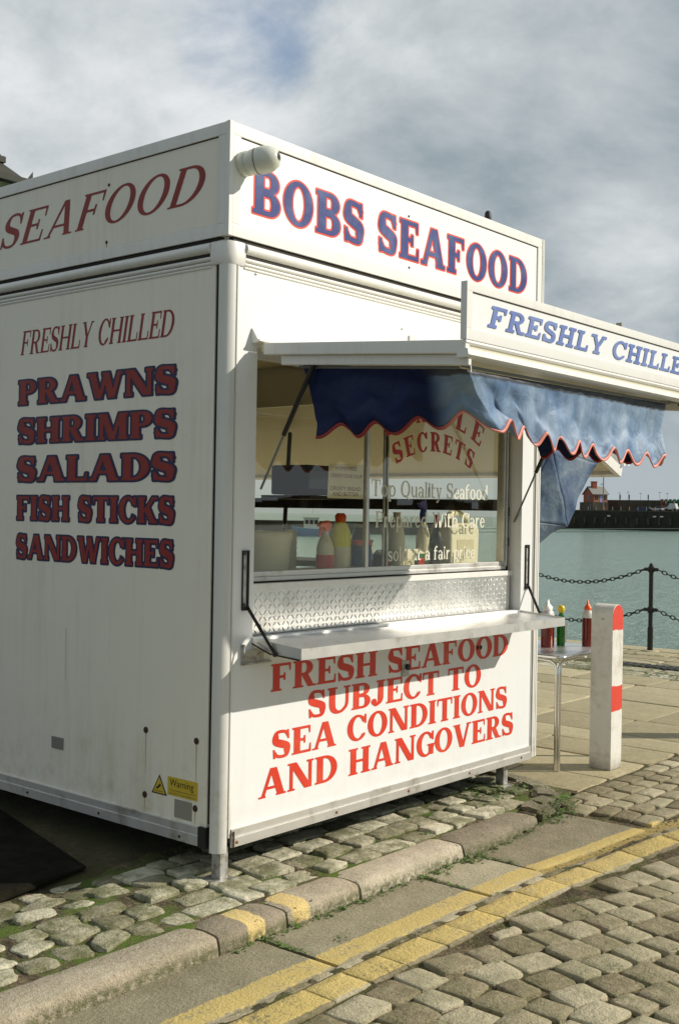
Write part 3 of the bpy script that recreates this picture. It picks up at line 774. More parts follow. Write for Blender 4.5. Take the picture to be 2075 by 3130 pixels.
road = struct(grid_sheet('road', 'joint_grit', -2.6, 9.6, -5.6, -0.40, 300, 130, lambda x, y: rz_road(x) + (-0.0035 + 0.002 * nz(x, y, 20) if -1.02 < y + lshift0(x) < -.83 else -0.0165 + 0.011 * nz(x, y, 7) + 0.004 * nz(x, y, 31))))
pavement = struct(grid_sheet('pavement', 'moss_joint', -2.6, 2.75, -0.40, 2.2, 170, 90,
                             lambda x, y: -0.006 - dip(x, y) + 0.010 * nz(x, y, 8, 3) + 0.004 * nz(x, y, 29, 3) - (0.08 if y < -0.3 else 0) - (0.05 if x > 2.6 else 0)))
yard = struct(grid_sheet('trodden_earth', 'dirt_ground', -2.6, 2.75, 0.42, 7.0, 120, 120,
                         lambda x, y: 0.004 - dip(x, y) + 0.010 * nz(x, y, 3, 5) + 0.005 * nz(x, y, 13, 5) - (0.03 * max(0, (0.62 - y) / 0.2))))
flagbed = struct(grid_sheet('flagstone_paving', 'joint_grit', 2.58, 9.6, -0.40, 7.0, 120, 120, lambda x, y: -0.012 + 0.005 * nz(x, y, 6, 9)))


def stone(name, m, parent, cx, cy, z, outline, hgt, rough, sinkz=0.05, seed=0, inset=0.14, zfun=None, tilt=0.0):
    """one laid stone: uneven outline, rounded shoulder, slightly domed top. outline: list of (x, y) about the centre"""
    n = len(outline); vs = []; fs = []
    rr = random.Random(seed)
    tx, ty = rr.uniform(-tilt, tilt), rr.uniform(-tilt, tilt)
    sz = max(abs(p[0]) for p in outline) + max(abs(p[1]) for p in outline)
    for ring, (k, dz) in enumerate(((1.0, -sinkz), (1.0, -hgt * 0.9), (1 - inset * .35, -hgt * 0.25), (1 - inset, 0.0), (0.45, 0.15 * hgt))):
        for i, (x, y) in enumerate(outline):
            jx = rr.uniform(-rough, rough) * sz * (1 if ring > 1 else 0.4); jy = rr.uniform(-rough, rough) * sz * (1 if ring > 1 else 0.4)
            X, Y = x * k + jx, y * k + jy
            zz = dz + (rr.uniform(-1, 1) * rough * hgt * 1.2 if ring > 1 else 0) + X * tx + Y * ty
            if zfun: zz += zfun(cx + X) - zfun(cx)
            vs.append((X, Y, zz))
    c = len(vs); vs.append((0, 0, 0.15 * hgt + rr.uniform(-1, 1) * rough * hgt))
    for ring in range(4):
        for i in range(n):
            a = ring * n + i; b = ring * n + (i + 1) % n; fs.append((a, b, b + n, a + n))
    for i in range(n): fs.append((4 * n + i, 4 * n + (i + 1) % n, c))
    me = bpy.data.meshes.new(name); me.from_pydata(vs, [], fs); me.materials.append(MAT[m])
    me.polygons.foreach_set('use_smooth', [True] * len(me.polygons))
    me.set_sharp_from_angle(angle=R(50))
    return link(name, me, parent, (cx, cy, z))


def rect_outline(a, b, rnd=0.18, jit=0.06, seed=0, per=3, ang=0.0):
    """rounded, slightly crooked rectangle, a x b full size"""
    rr = random.Random(seed); P = []
    cs = [(-a / 2, -b / 2), (a / 2, -b / 2), (a / 2, b / 2), (-a / 2, b / 2)]
    cs = [(x + rr.uniform(-jit, jit) * a, y + rr.uniform(-jit, jit) * b) for x, y in cs]
    for i in range(4):
        p0, p1, p2 = Vector(cs[i - 1]), Vector(cs[i]), Vector(cs[(i + 1) % 4])
        q0 = p1.lerp(p0, rnd); q1 = p1.lerp(p2, rnd)
        P += [q0, (q0 + q1) * 0.25 + p1 * 0.5, q1]
        e = p2.lerp(p1, rnd); P.append(q1.lerp(e, 0.5) + Vector((rr.uniform(-jit, jit) * a * .35, rr.uniform(-jit, jit) * b * .35)))
    c, s = math.cos(ang), math.sin(ang)
    return [(p.x * c - p.y * s, p.x * s + p.y * c) for p in P]


camP = Vector((-3.438, -3.521, 1.6))
def in_frame(x, y, z=0.0, mx=1.35):
    d = Vector((x, y, z)) - camP; q = d.dot(fw)
    if q < 0.3: return False
    u = d.dot(rt) / q / (1037.5 / 3499); v = d.dot(up) / q / (1565 / 3499)
    return abs(u) < mx and abs(v) < mx


def lshift(x): return 0.13 * max(0.0, x - 1.0) ** 2
far_stones = MB()


def far_block(mb, cx, cy, a, b, z, h=0.02, seed=0):
    rr = random.Random(seed); i = 0.15
    c = [(-a / 2, -b / 2), (a / 2, -b / 2), (a / 2, b / 2), (-a / 2, b / 2)]
    c = [(cx + x + rr.uniform(-.05, .05) * a, cy + y + rr.uniform(-.05, .05) * b) for x, y in c]; z += rr.uniform(-.004, .004)
    t = [(lin(x, cx, i), lin(y, cy, i), z) for x, y in c]; m_ = [(x, y, z - 0.008) for x, y in c]; l = [(x, y, z - 0.04) for x, y in c]
    mb.add(l + m_ + t, [(0, 1, 5, 4), (1, 2, 6, 5), (2, 3, 7, 6), (3, 0, 4, 7), (4, 5, 9, 8), (5, 6, 10, 9), (6, 7, 11, 10), (7, 4, 8, 11), (8, 9, 10, 11)])


# --- channel slabs along the kerb
xs = [-2.6, -1.35, -0.18, 0.87, 1.33, 2.16]
for i in range(5):
    x0, x1 = xs[i] + 0.012, xs[i + 1] - 0.012
    if i == 4: x1 += 0.02
    y0 = -0.822 - 0.0; y1 = -0.435
    mx_, my_ = (x0 + x1) / 2, (y0 + y1) / 2
    # a densified outline so the slab can follow the road's rise
    out = []
    n = 10
    rr = random.Random(i + 50)
    for k in range(n + 1): x = lin(x0, x1, k / n); out.append((x - mx_, (y0 if i < 4 else y0 + 0.06) - lshift(x) - my_ + rr.uniform(-.006, .006)))
    for k in range(n, -1, -1): x = lin(x0, x1, k / n); out.append((x - mx_, y1 - my_ + rr.uniform(-.006, .006)))
    stone('channel_slab', 'slab_stone', road, mx_, my_, rz_road(mx_) + 0.0, out, 0.006, 0.0015, seed=i + 200, inset=0.05, zfun=rz_road)
# --- narrow filler stones between the two painted lines
x = -2.55; i = 0
while x < 4.3:
    L = random.uniform(0.10, 0.24); cx = x + L / 2
    if not (1.75 < cx < 2.05):
        stone('sett', 'sett_stone', road, cx, -0.845 - lshift(cx), rz_road(cx) - 0.003 + random.uniform(-.003, .002), rect_outline(L - .018, 0.048, seed=i, jit=.08, ang=-0.26 * max(0, cx - 1)), 0.012, 0.008, seed=i, zfun=rz_road, inset=.2)
    x += L; i += 1
# --- the row of setts under the outer line
x = -2.55
while x < 4.6:
    L = random.uniform(0.18, 0.32); cx = x + L / 2
    stone('sett', 'sett_stone', road, cx, -0.945 - lshift(cx), rz_road(cx) + random.uniform(-.0015, .0015), rect_outline(L - .004, 0.150, seed=i, jit=.02, rnd=.05, ang=-0.26 * max(0, cx - 1)), 0.005, 0.002, seed=i, zfun=rz_road, inset=.03)
    x += L; i += 1
# --- the carriageway: rows swing away from the lines towards the right
def bshift(x, row):
    return 0.27 * max(0.0, x - 0.10)
nset = 0
for row in range(-7, 26):
    x = -2.6 + random.uniform(0, .15)
    while x < 6.5:
        L = random.uniform(0.125, 0.215); cx = x + L / 2; x += L
        cy = -1.115 - row * 0.158 - bshift(cx, row) + random.uniform(-.006, .006)
        if cy < -5.5: continue
        if cy > -1.096 - lshift(cx):
            if cy < -1.055 - lshift(cx) and random.random() < .75: stone('sett', 'sett_stone', road, cx, cy - .030, rz_road(cx) - .004, rect_outline(L * .8, 0.060, seed=i, jit=.12, ang=-.2, rnd=.14), 0.010, 0.010, seed=i, zfun=rz_road, inset=.08); i += 1
            continue
        if 0.50 < cx < 0.70 and cy > -1.16 - lshift(cx) and random.random() < 0.5: continue
        ang = -math.atan(0.27) * (1 if cx > .10 else 0.05) + random.uniform(-.05, .05)
        z = rz_road(cx) + random.uniform(-.006, .005)
        if in_frame(cx, cy, z, 1.12) and nset < 250:
            stone('sett', 'sett_stone', road, cx, cy, z, rect_outline(L - random.uniform(.009, .021), 0.158 - random.uniform(.008, .020), seed=i, jit=.06, ang=ang, rnd=.12), 0.008, 0.008, seed=i, zfun=rz_road, tilt=.03, inset=.05)
            nset += 1
        else: far_block(far_stones, cx, cy, L - .02, .138, z, seed=i)
        i += 1
# --- smaller, tidier setts between the line and the flagstones on the right
row = 0
for row in range(5):
    x = 2.20 + random.uniform(0, .1)
    while x < 7.5:
        L = random.uniform(0.16, 0.23); cx = x + L / 2; x += L
        cy = -0.385 - row * 0.125
        if cy - 0.05 < -0.74 - lshift(cx) * 1.0 and cy - .06 < -0.70 - lshift(cx): continue
        if cx < 2.28 and row > 2: continue
        z = rz_road(cx) - 0.002 + random.uniform(-.004, .003)
        if in_frame(cx, cy, z, 1.15): stone('sett', 'sett_stone', road, cx, cy, z, rect_outline(L - .020, .107, seed=i, jit=.055, rnd=.12, ang=random.uniform(-.05, .05)), 0.009, 0.007, seed=i, zfun=rz_road, tilt=.03, inset=.06)
        else: far_block(far_stones, cx, cy, L - .02, .11, z, seed=i)
        i += 1
for row in range(12):      # beyond the lines on the far right
    x = 2.3
    while x < 7.5:
        L = random.uniform(0.16, 0.23); cx = x + L / 2; x += L
        cy = -0.385 - (row + 5) * 0.125
        if -1.06 - lshift(cx) < cy < -0.62 - lshift(cx) and cx < 4.4: continue
        if cy < -1.05 - lshift(cx): continue
        far_block(far_stones, cx, cy, L - .02, .11, rz_road(cx), seed=i); i += 1
fo = far_stones.build('distant_setts', 'sett_stone', road); stuff(fo)

# --- kerb
kerb = struct(MB().box(-2.6, 2.0, -0.40, -0.262, -0.15, -0.06).build('kerb', 'joint_grit'))
kx = [-2.6, -1.62, -0.395, -0.015, 0.45, 1.25, 1.965]
for i in range(6):
    x0, x1 = kx[i] + 0.006, kx[i + 1] - 0.006; n = max(6, int((x1 - x0) / 0.05)); vs = []; fs = []
    yf, yb = -0.425, -0.252
    prof = [(yb, -0.12), (yb, -0.006), (yb - 0.012, 0.0), (-0.34, 0.003), (yf + 0.022, 0.0), (yf + 0.006, -0.007), (yf, -0.022), (yf - 0.006, -0.06), (yf - 0.008, -0.12)]
    rr = random.Random(i + 9); dy = rr.uniform(-.006, .006); dzz = rr.uniform(-.003, .003)
    for k in range(n + 1):
        x = lin(x0, x1, k / n); e = 0.0
        endr = 0.010 if k in (0, n) else 0
        for (y, z) in prof:
            j = nz(x, y + z * 3, 11, i) * 0.0055 + nz(x, y + z * 5, 37, i) * 0.0045
            vs.append((x, y + dy + (j if y < -.4 else j * .3) + (endr if y < -.34 else -endr if y > -.3 else 0) * .8, z + dzz + j * .5 - (endr if z > -.05 else 0)))
    m = len(prof)
    for k in range(n):
        for q in range(m - 1): a = k * m + q; fs.append((a, a + m, a + m + 1, a + 1))
    fs += [tuple(range(m)), tuple(reversed(range(n * m, n * m + m)))]
    mb = MB(); mb.add(vs, fs); mb.build('kerb_stone', 'kerb_granite', kerb, auto=40)
# rough, curved end of the kerb
def lump(name, m, parent, c, size, seed, sub=3, rough=0.16, flat=0.0, rz=0.0):
    import bmesh
    bm = bmesh.new(); bmesh.ops.create_cube(bm, size=1.0)
    bmesh.ops.bevel(bm, geom=bm.edges[:], offset=0.18, segments=2, affect='EDGES')
    bmesh.ops.subdivide_edges(bm, edges=bm.edges[:], cuts=1, use_grid_fill=True)
    cz, sz = math.cos(rz), math.sin(rz)
    for v in bm.verts:
        n_ = noise.noise(v.co * 2.6 + Vector((seed * 3.1, 0, 0))) * rough + noise.noise(v.co * 7 + Vector((seed, 5, 0))) * rough * .4
        p = v.co * (1 + n_); x, y = p.x * size[0], p.y * size[1]
        v.co = Vector((x * cz - y * sz, x * sz + y * cz, p.z * size[2]))
    me = bpy.data.meshes.new(name); bm.to_mesh(me); bm.free(); me.materials.append(MAT[m])
    me.polygons.foreach_set('use_smooth', [True] * len(me.polygons)); me.set_sharp_from_angle(angle=R(55))
    return link(name, me, parent, c)


lump('kerb_stone', 'rough_stone', kerb, (2.075, -0.335, -0.045), (0.19, 0.17, 0.12), 4, rough=.3)
arc = [(2.22, -0.30), (2.40, -0.22), (2.53, -0.07), (2.605, 0.12), (2.65, .30)]
for k, (x, y) in enumerate(arc):
    a = (-0.1, 0.55, 1.05, 1.4, 1.5)[k]
    lump('kerb_stone', 'rough_stone', kerb, (x, y, -0.035), (0.21, 0.15, 0.11), 20 + k, rough=.16, rz=a)

# --- pavement stones beside the kerb (under the kiosk's front edge) and the worn ones on the left
for row in range(5):
    x = -0.40 + random.uniform(0, .1) + row * .03
    while x < 2.38:
        L = random.uniform(0.13, 0.24); cx = x + L / 2; x += L
        cy = -0.175 + row * 0.135 + random.uniform(-.012, .012)
        if cx > 2.15 and row == 0: continue
        g = random.uniform(.012, .034)
        stone('paving_stone', 'paving_stone', pavement, cx, cy, 0.006 + random.uniform(-.008, .009), rect_outline(L - g, 0.135 - g * .8, seed=i, jit=.10, rnd=.09, ang=random.uniform(-.14, .08)), 0.008, 0.010, seed=i, tilt=.05, inset=.05); i += 1
pts = []
for row in range(6):
    x = -1.62 + random.uniform(0, .1)
    while x < (-0.42 if row < 4 else -.30):
        L = random.uniform(0.13, 0.23); cx = x + L / 2; x += L
        cy = -0.165 + row * 0.142 + random.uniform(-.03, .03)
        if cy > 0.62: continue
        g = random.uniform(.012, .04)
        o_ = rect_outline(L - g, 0.142 - g * .8, seed=i, jit=.17, rnd=.22, ang=random.uniform(-.35, .35))
        stone('paving_stone', 'paving_stone', pavement, cx, cy, 0.002 - dip(cx, cy) + random.uniform(-.008, .008), o_, 0.010, 0.022, seed=i, tilt=.06, inset=.08); i += 1

# --- flagstones
fx = [2.60, 3.02, 3.56, 4.03, 4.42, 5.05, 5.90, 6.35, 6.83, 7.42]
fl = 0
for c in range(len(fx) - 1):
    y = -0.31 if c > 0 else -0.31
    while y < 7:
        L = random.uniform(0.55, 1.05); y1 = min(y + L, 7.0)
        a, b = fx[c + 1] - fx[c] - .010, y1 - y - .010; mx_, my_ = (fx[c] + fx[c + 1]) / 2, (y + y1) / 2
        out = []; rr = random.Random(fl + 900)
        for (sx, sy, ex, ey) in ((-1, -1, 1, -1), (1, -1, 1, 1), (1, 1, -1, 1), (-1, 1, -1, -1)):
            for k in range(4):
                t = k / 4 + .02; out.append((lin(sx, ex, t) * a / 2 + rr.uniform(-.004, .004), lin(sy, ey, t) * b / 2 + rr.uniform(-.004, .004)))
        stone('flagstone', 'flag_stone', flagbed, mx_, my_, random.uniform(-.002, .003), out, 0.006, 0.002, seed=fl, inset=.04, tilt=.003)
        y = y1; fl += 1
# mossy drain line and the rougher coping rows by the water
for c, (x0, x1) in enumerate(((7.46, 7.75), (7.78, 8.1), (8.45, 8.8), (8.83, 9.2), (9.22, 9.6))):
    y = -0.3 + random.uniform(0, .3)
    while y < 6.9:
        L = random.uniform(.3, .7); 
        stone('flagstone', 'flag_stone' if c > 1 else 'paving_stone', flagbed, (x0 + x1) / 2, y + L / 2, -.002, rect_outline(x1 - x0 - .015, L - .02, seed=fl, jit=.03, rnd=.08), .01, .004, seed=fl); y += L; fl += 1
dg_ = thing('drain_grate', (8.27, 1.6, -0.008), 'dark slotted iron drain cover let into the mossy gutter of the quay', 'drain cover')
MB().box(8.14, 8.40, 1.05, 2.2, -0.012, -0.006).build('frame', 'black_metal', dg_)
for k in range(14): MB().box(8.16, 8.38, 1.09 + k * .08, 1.13 + k * .08, -0.006, 0.004).build('bar', 'black_metal', dg_)

# --- rubber mat on the shaded earth
mt = MB(); mt.add([(x, y, z - (.045 if x < -.5 else 0.01)) for z in (0.012, 0.022) for x, y in ((-0.70, 0.565), (-0.24, 0.585), (0.06, 1.70), (-1.9, 1.75), (-1.6, 0.62))],
                  [(0, 1, 2, 3, 4)[::-1], (5, 6, 7, 8, 9), (0, 1, 6, 5), (1, 2, 7, 6), (2, 3, 8, 7), (3, 4, 9, 8), (4, 0, 5, 9)])
tag(mt.build('rubber_mat', 'rubber_mat', base=(-0.8, 1.1, 0.012)), 'flat black rubber mat lying on the shaded ground left of the kiosk', 'mat')


# --- moss and weeds (nobody could count the leaves)
def tufts(name, m, spots, leaf, n, zf, seed=1, up_=0.5, label=None):
    rr = random.Random(seed); mb = MB()
    for (x, y, r, hgt) in spots:
        for _ in range(int(n * r * r / 0.0025)):
            a = rr.uniform(0, 6.28); d = r * math.sqrt(rr.random()); px_, py_ = x + d * math.cos(a), y + d * math.sin(a)
            z = zf(px_, py_) + rr.uniform(0, hgt) * (1 - d / r * .8)
            s = leaf * rr.uniform(.5, 1.3); b = rr.uniform(0, 6.28); u = Vector((math.cos(b), math.sin(b), rr.uniform(-.2, .9) * up_)) * s; v = Vector((-math.sin(b), math.cos(b), rr.uniform(-.4, .4))) * s * .5
            p = Vector((px_, py_, z)); mb.add([p, p + u * .5 + v, p + u, p + u * .5 - v], [(0, 1, 2, 3)])
    o = mb.build(name, m); stuff(o); o['label'] = label; o['category'] = 'weeds'; return o


kz = lambda x, y: rz_road(x) - 0.001 if y < -.43 else 0.0
sp = [(x + random.uniform(-.04, .04), -0.452 + random.uniform(-.008, .004), random.uniform(.014, .032), .014) for x in np.arange(-.3, 2.15, .03)]
sp += [(X_ + random.uniform(-.006, .006), y_, random.uniform(.010, .022), .008) for X_ in (-.18, .87, 1.33) for y_ in np.arange(-.68, -.45, .018)]
sp += [(1.24, -0.485, .055, .05), (1.30, -0.49, .045, .04), (1.20, -0.475, .035, .04), (0.98, -0.48, .045, .035), (1.05, -0.45, .03, .03), (2.05, -0.47, .07, .05), (2.15, -0.48, .07, .04), (2.24, -0.42, .08, .05), (2.33, -0.37, .08, .04), (2.42, -0.34, .05, .03), (1.33, -0.56, .02, .01), (1.34, -0.62, .02, .01), (0.88, -0.50, .02, .01), (0.87, -0.6, .018, .008), (-0.18, -0.62, .022, .01), (0.02, -0.66, .03, .012), (-0.17, -0.52, .015, .006)]
tufts('kerbside_weeds', 'weed_leaf', sp, .015, 34, kz, 3, label='green weeds and moss growing in the gutter along the kerb')
sp = [(x, y, r * 1.2, .010) for x, y, r in ((0.75, -1.03, .03), (0.82, -1.07, .04), (0.56, -1.05, .035), (1.05, -1.14, .05), (1.15, -1.16, .035), (0.93, -1.22, .04), (0.33, -0.85, .03), (0.92, -0.85, .03), (1.30, -.87, .035), (1.42, -.88, .03), (0.45, -1.75, .03), (.5, -1.6, .03), (.28, -1.72, .025), (0.8, -1.7, .03), (1.0, -1.75, .03))]
tufts('road_moss', 'moss', sp, .008, 34, lambda x, y: rz_road(x) - 0.002, 4, label='patches of bright moss between the setts of the road')
sp = [(2.05, 0.06, .06, .06), (2.15, 0.0, .07, .07), (2.24, -.02, .06, .05), (2.18, 0.12, .07, .10), (2.32, .1, .06, .08), (1.95, -.12, .04, .03), (2.0, -.2, .04, .03), (1.25, -.2, .03, .035), (2.10, -.12, .04, .03), (2.42, -.05, .05, .06), (2.3, -.08, .06, .05)]
tufts('pavement_weeds', 'weed_leaf', sp, .017, 30, lambda x, y: 0.0, 5, label='leafy weeds on the stones round the far kiosk leg')
sp = [(x, y, random.uniform(.015, .05), .005) for x, y in ((random.uniform(-.45, 1.6), random.uniform(-.24, .1)) for _ in range(60))] + [(random.uniform(-1.5, -.3), random.uniform(-.22, .45), random.uniform(.02, .05), .005) for _ in range(40)]
tufts('pavement_moss', 'moss', sp, .006, 26, lambda x, y: 0.002, 6, label='low moss filling the joints of the worn pavement')
sp = [(7.60 + random.uniform(-.15, .55), random.uniform(.2, 4.0), random.uniform(.04, .12), .03) for _ in range(60)] + [(9.3 + random.uniform(-.3, .3), random.uniform(.5, 4.0), random.uniform(.03, .09), .02) for _ in range(24)]
tufts('gutter_moss', 'moss', sp, .02, 9, lambda x, y: 0.003, 7, label='moss growing along the quay gutter')
sp = [(random.uniform(2.2, 4.6), -0.36 - random.uniform(0, .45), random.uniform(.02, .06), .003) for _ in range(90)] + [(random.uniform(2.4, 4.2), -0.315, .03, .003) for _ in range(40)] + [(random.uniform(.35, 1.0), random.uniform(-1.2, -1.03), .04, .003) for _ in range(12)] + [(random.uniform(2.0, 2.5), random.uniform(-.05, .15), .05, .004) for _ in range(10)]
tufts('leaf_litter', 'dry_leaf', sp, .009, 7, lambda x, y: rz_road(x) - 0.008 if y < -.4 else -.002, 8, up_=.2, label='brown leaf litter and grit caught between the setts')

# ------------------------------------------------------------------ the kiosk
KW, KD = 2.65, 4.2
Z0, Z1 = 0.145, 2.70
kiosk = thing('seafood_kiosk', (0.0, 0.0, 0.0), 'white seafood kiosk with red and blue lettering, raised hatch and blue scalloped awning', 'kiosk')
OX0, OX1, OZ0, OZ1 = 0.19, 2.45, 1.045, 2.34      # front opening
T_ = 0.045
# walls
m = MB()
m.box(0.056, OX0, 0.0, T_, Z0 + .08, Z1 - .03); m.box(OX1, 2.585, 0.0, T_, Z0 + .08, Z1 - .03)
m.box(OX0, OX1, 0.0, T_, Z0 + .08, OZ0); m.box(OX0, OX1, 0.0, T_, OZ1, Z1 - .03)
m.build('front_wall', 'white_panel', kiosk)
MB().box(0.0, T_, 0.0725, KD - .07, Z0 + .075, Z1 - .03).build('side_wall', 'shaded_panel', kiosk)
m = MB(); m.box(.07, KW - .07, KD - T_, KD, Z0 + .08, Z1 - .03); m.build('rear_wall', 'white_panel', kiosk)
# right wall with its own hatch opening
m = MB(); x0, x1 = KW - T_, KW
m.box(x0, x1, 0.07, 0.12, Z0 + .08, Z1 - .03); m.box(x0, x1, KD - .35, KD - .07, Z0 + .08, Z1 - .03); m.box(x0, x1, .12, KD - .35, Z0 + .08, 1.05); m.box(x0, x1, .12, KD - .35, 2.36, Z1 - .03)
m.build('side_wall', 'white_panel', kiosk)
MB().box(0.05, KW - .05, 0.05, KD - .05, Z0 + .002, Z0 + .06).build('floor', 'interior_dark', kiosk)
MB().box(0.02, KW - .02, 0.02, KD - .02, Z1 + .005, Z1 + .04).build('roof', 'white_trim', kiosk)
MB().box(T_ + .002, KW - T_ - .002, T_ + .012, KD - T_ - .002, Z1 - .06, Z1 - .03).build('ceiling', 'interior_wall', kiosk)
m = MB(); m.box(T_ + .001, T_ + .012, .16, KD - T_, Z0 + .07, Z1 - .06); m.box(T_ + .014, KW - .09, KD - T_ - .014, KD - T_ - .002, Z0 + .07, Z1 - .06)
m.build('lining', 'interior_wall', kiosk)


# corner posts: rounded extrusion with rubber seals
def corner_post(cx, cy, sx, sy, zb, zt):
    w_ = .049; r = .044; ctr = (cx + sx * r, cy + sy * r)
    a = [(ctr[0] - sx * (r + .004) * math.cos(t), ctr[1] - sy * (r + .004) * math.sin(t)) for t in [R(90) * k / 10 for k in range(11)]]
    poly = [(ctr[0], ctr[1])] + [(cx - sx * .004, cy + sy * w_)] + a + [(cx + sx * w_, cy - sy * .004)]
    p = MB().prism(poly, 2, zb, zt).build('corner_post', 'post_metal', kiosk, auto=30)
    ys = sorted((cy + sy * .002, cy + sy * .03)); xs_ = sorted((cx + sx * (w_ + .0005), cx + sx * (w_ + .009))); MB().box(xs_[0], xs_[1], ys[0], ys[1], zb + .06, zt - .01).build('seal', 'rust_dark', p)
    ys = sorted((cy + sy * (w_ + .0005), cy + sy * (w_ + .023))); xs_ = sorted((cx + sx * .006, cx + sx * .03)); MB().box(xs_[0], xs_[1], ys[0], ys[1], zb + .12, zt - .01).build('seal', 'dark_gap', p)
    ys = sorted((cy - sy * .0035, cy + sy * .01)); xs_ = sorted((cx + sx * (w_ + .0095), cx + sx * (w_ + .020))); MB().box(xs_[0], xs_[1], ys[0], ys[1], zb + .06, zt - .01).build('bead', 'white_trim', p)
corner_post(0, 0, 1, 1, 0.128, 2.68); corner_post(KW, 0, -1, 1, 0.15, 2.68); corner_post(0, KD, 1, -1, 0.13, 2.68); corner_post(KW, KD, -1, -1, 0.13, 2.68)
# fluted strips on the right-hand corner
for k, (a, b) in enumerate(((2.592, 2.604), (2.610, 2.620), (2.628, 2.640))): MB().box(a, b, -0.012, -0.0045, 0.155, 2.655).build('corner_rib', 'white_trim', kiosk)
m = MB(); m.box(2.5875, 2.5915, -0.003, -0.0005, .16, 2.65); m.build('seal', 'rubber', kiosk)
# bottom rails
m = MB(); poly = [(0.0, 0.225), (-0.010, 0.222), (-0.010, 0.193), (-0.006, 0.190), (-0.014, 0.186), (-0.014, 0.147), (0.0, 0.143)]
m.prism(poly, 0, 0.073, 2.585); fr = m.build('bottom_rail', 'aluminium', kiosk, auto=30)
m = MB(); poly = [(0.0, 0.228), (-0.010, 0.225), (-0.010, 0.197), (-0.006, 0.194), (-0.014, 0.190), (-0.014, 0.147), (0.0, 0.143)]
m.prism(poly, 1, 0.112, KD - .07); sr = m.build('bottom_rail', 'aluminium', kiosk, auto=30)
MB().box(-0.016, 0.02, 0.066, 0.110, 0.143, 0.232).build('end_cap', 'rubber', kiosk)
for x, z in ((0.10, .166), (0.771, .168), (1.349, .169), (1.917, .169), (2.469, .170)): MB().lathe([(.007, 0), (.007, .003), (.003, .005)], (x, -0.014, z), 8, (0, -1, 0)).build('screw', 'rust', fr)
MB().box(0.0735, 0.085, -0.0155, -0.0142, 0.145, 0.215).build('stain', 'rust_dark', fr)
for y, z in ((1.351, .17), (0.787, .168), (0.228, .167)): MB().lathe([(.007, 0), (.007, .003), (.003, .005)], (-0.014, y, z), 8, (-1, 0, 0)).build('screw', 'rust_dark', sr)


# top rails: two rounded beads with a dark groove between
def top_rail(ax, a, b):
    def bead(z, r, out):
        n = 9; return [(0.0, z - r)] + [(-out * math.sin(math.pi * k / n), z - r * math.cos(math.pi * k / n)) for k in range(1, n)] + [(0.0, z + r)]
    r_ = MB().prism(bead(2.738, .024, .026), ax, a, b).build('top_rail', 'white_trim', kiosk, auto=40)
    MB().prism([(0.004, 2.702), (-0.006, 2.702), (-0.006, 2.716), (0.004, 2.716)], ax, a, b).build('groove', 'dark_gap', r_)
    for z, r, o in ((2.692, .010, .012), (2.672, .008, .009), (2.657, .006, .006)): MB().prism(bead(z, r, o), ax, a, b).build('bead', 'white_trim', r_, auto=40)
top_rail(0, 0.098, 2.56); top_rail(1, 0.098, KD - .1)
# rounded corner caps
def cap(cx, cy, sx, sy):
    c = (cx + sx * .05, cy + sy * .05); L = []
    prof = [(.86, 2.663), (.93, 2.672), (.97, 2.70), (.97, 2.740), (.90, 2.760), (.70, 2.768)]
    def ring(k):
        r = .065 * k; e = .095
        return [(c[0] - sx * r, cy + sy * e)] + [(c[0] - sx * r * math.cos(R(a)), c[1] - sy * r * math.sin(R(a))) for a in range(0, 91, 10)] + [(cx + sx * e, c[1] - sy * r), (cx + sx * e, cy + sy * e)]
    m = MB(); n = len(ring(1)); vs = [(x, y, z) for k, z in prof for x, y in ring(k)]
    fs = [(i * n + j, i * n + (j + 1) % n, (i + 1) * n + (j + 1) % n, (i + 1) * n + j) for i in range(len(prof) - 1) for j in range(n)] + [tuple(reversed(range(n))), tuple(range((len(prof) - 1) * n, len(prof) * n))]
    m.add(vs, fs); m.build('corner_cap', 'white_trim', kiosk, auto=40)
cap(0, 0, 1, 1); cap(KW, 0, -1, 1)

# fascia sign boards round the roof
HZ0, HZ1, HX1 = 2.782, 3.266, 2.616
def fascia(ax, a, b, sgn_out, plane, back, name='fascia_sign', m_='white_panel'):
    """board in plane `plane`, going back to `back`; frame strips stand proud"""
    m = MB()
    def bx(m, u0, u1, d0, d1, z0, z1):
        d0, d1 = sorted((d0, d1))
        if ax == 0: m.box(u0, u1, d0, d1, z0, z1)
        else: m.box(d0, d1, u0, u1, z0, z1)
    s = sgn_out
    bx(m, a, b, plane, back, HZ0, HZ1); o = m.build(name, m_, kiosk)
    fw_ = .052; p1 = plane + s * .008
    m = MB(); bx(m, a, b, p1, plane, HZ1 - fw_, HZ1 + .002); bx(m, a, b, p1, plane, HZ0 - .002, HZ0 + fw_)
    bx(m, a, a + fw_ * .9, p1, plane, HZ0 + fw_, HZ1 - fw_); bx(m, b - fw_ * .9, b, p1, plane, HZ0 + fw_, HZ1 - fw_)
    m.build('frame', 'white_trim', o, bevel=.002, seg=1)
    m = MB(); g = .0045; q = plane + s * .0015
    bx(m, a + fw_ * .9, b - fw_ * .9, q, plane, HZ1 - fw_ - g, HZ1 - fw_); bx(m, a + fw_ * .9, b - fw_ * .9, q, plane, HZ0 + fw_, HZ0 + fw_ + .002)
    m.build('shadow_gap', 'rust_dark', o)
    return o
ff = fascia(0, 0.012, HX1, -1, -0.004, 0.026)
fs_ = fascia(1, 0.012, KD, -1, -0.004, 0.026, m_='shaded_panel')
fascia(0, 0.03, HX1, 1, KD - .002, KD - .03); fascia(1, 0.03, KD - .03, 1, HX1, HX1 - .028)
MB().box(-0.014, 0.011, -0.014, 0.011, HZ0 - .003, HZ1 + .004).build('corner_strip', 'white_trim', ff, bevel=.003)
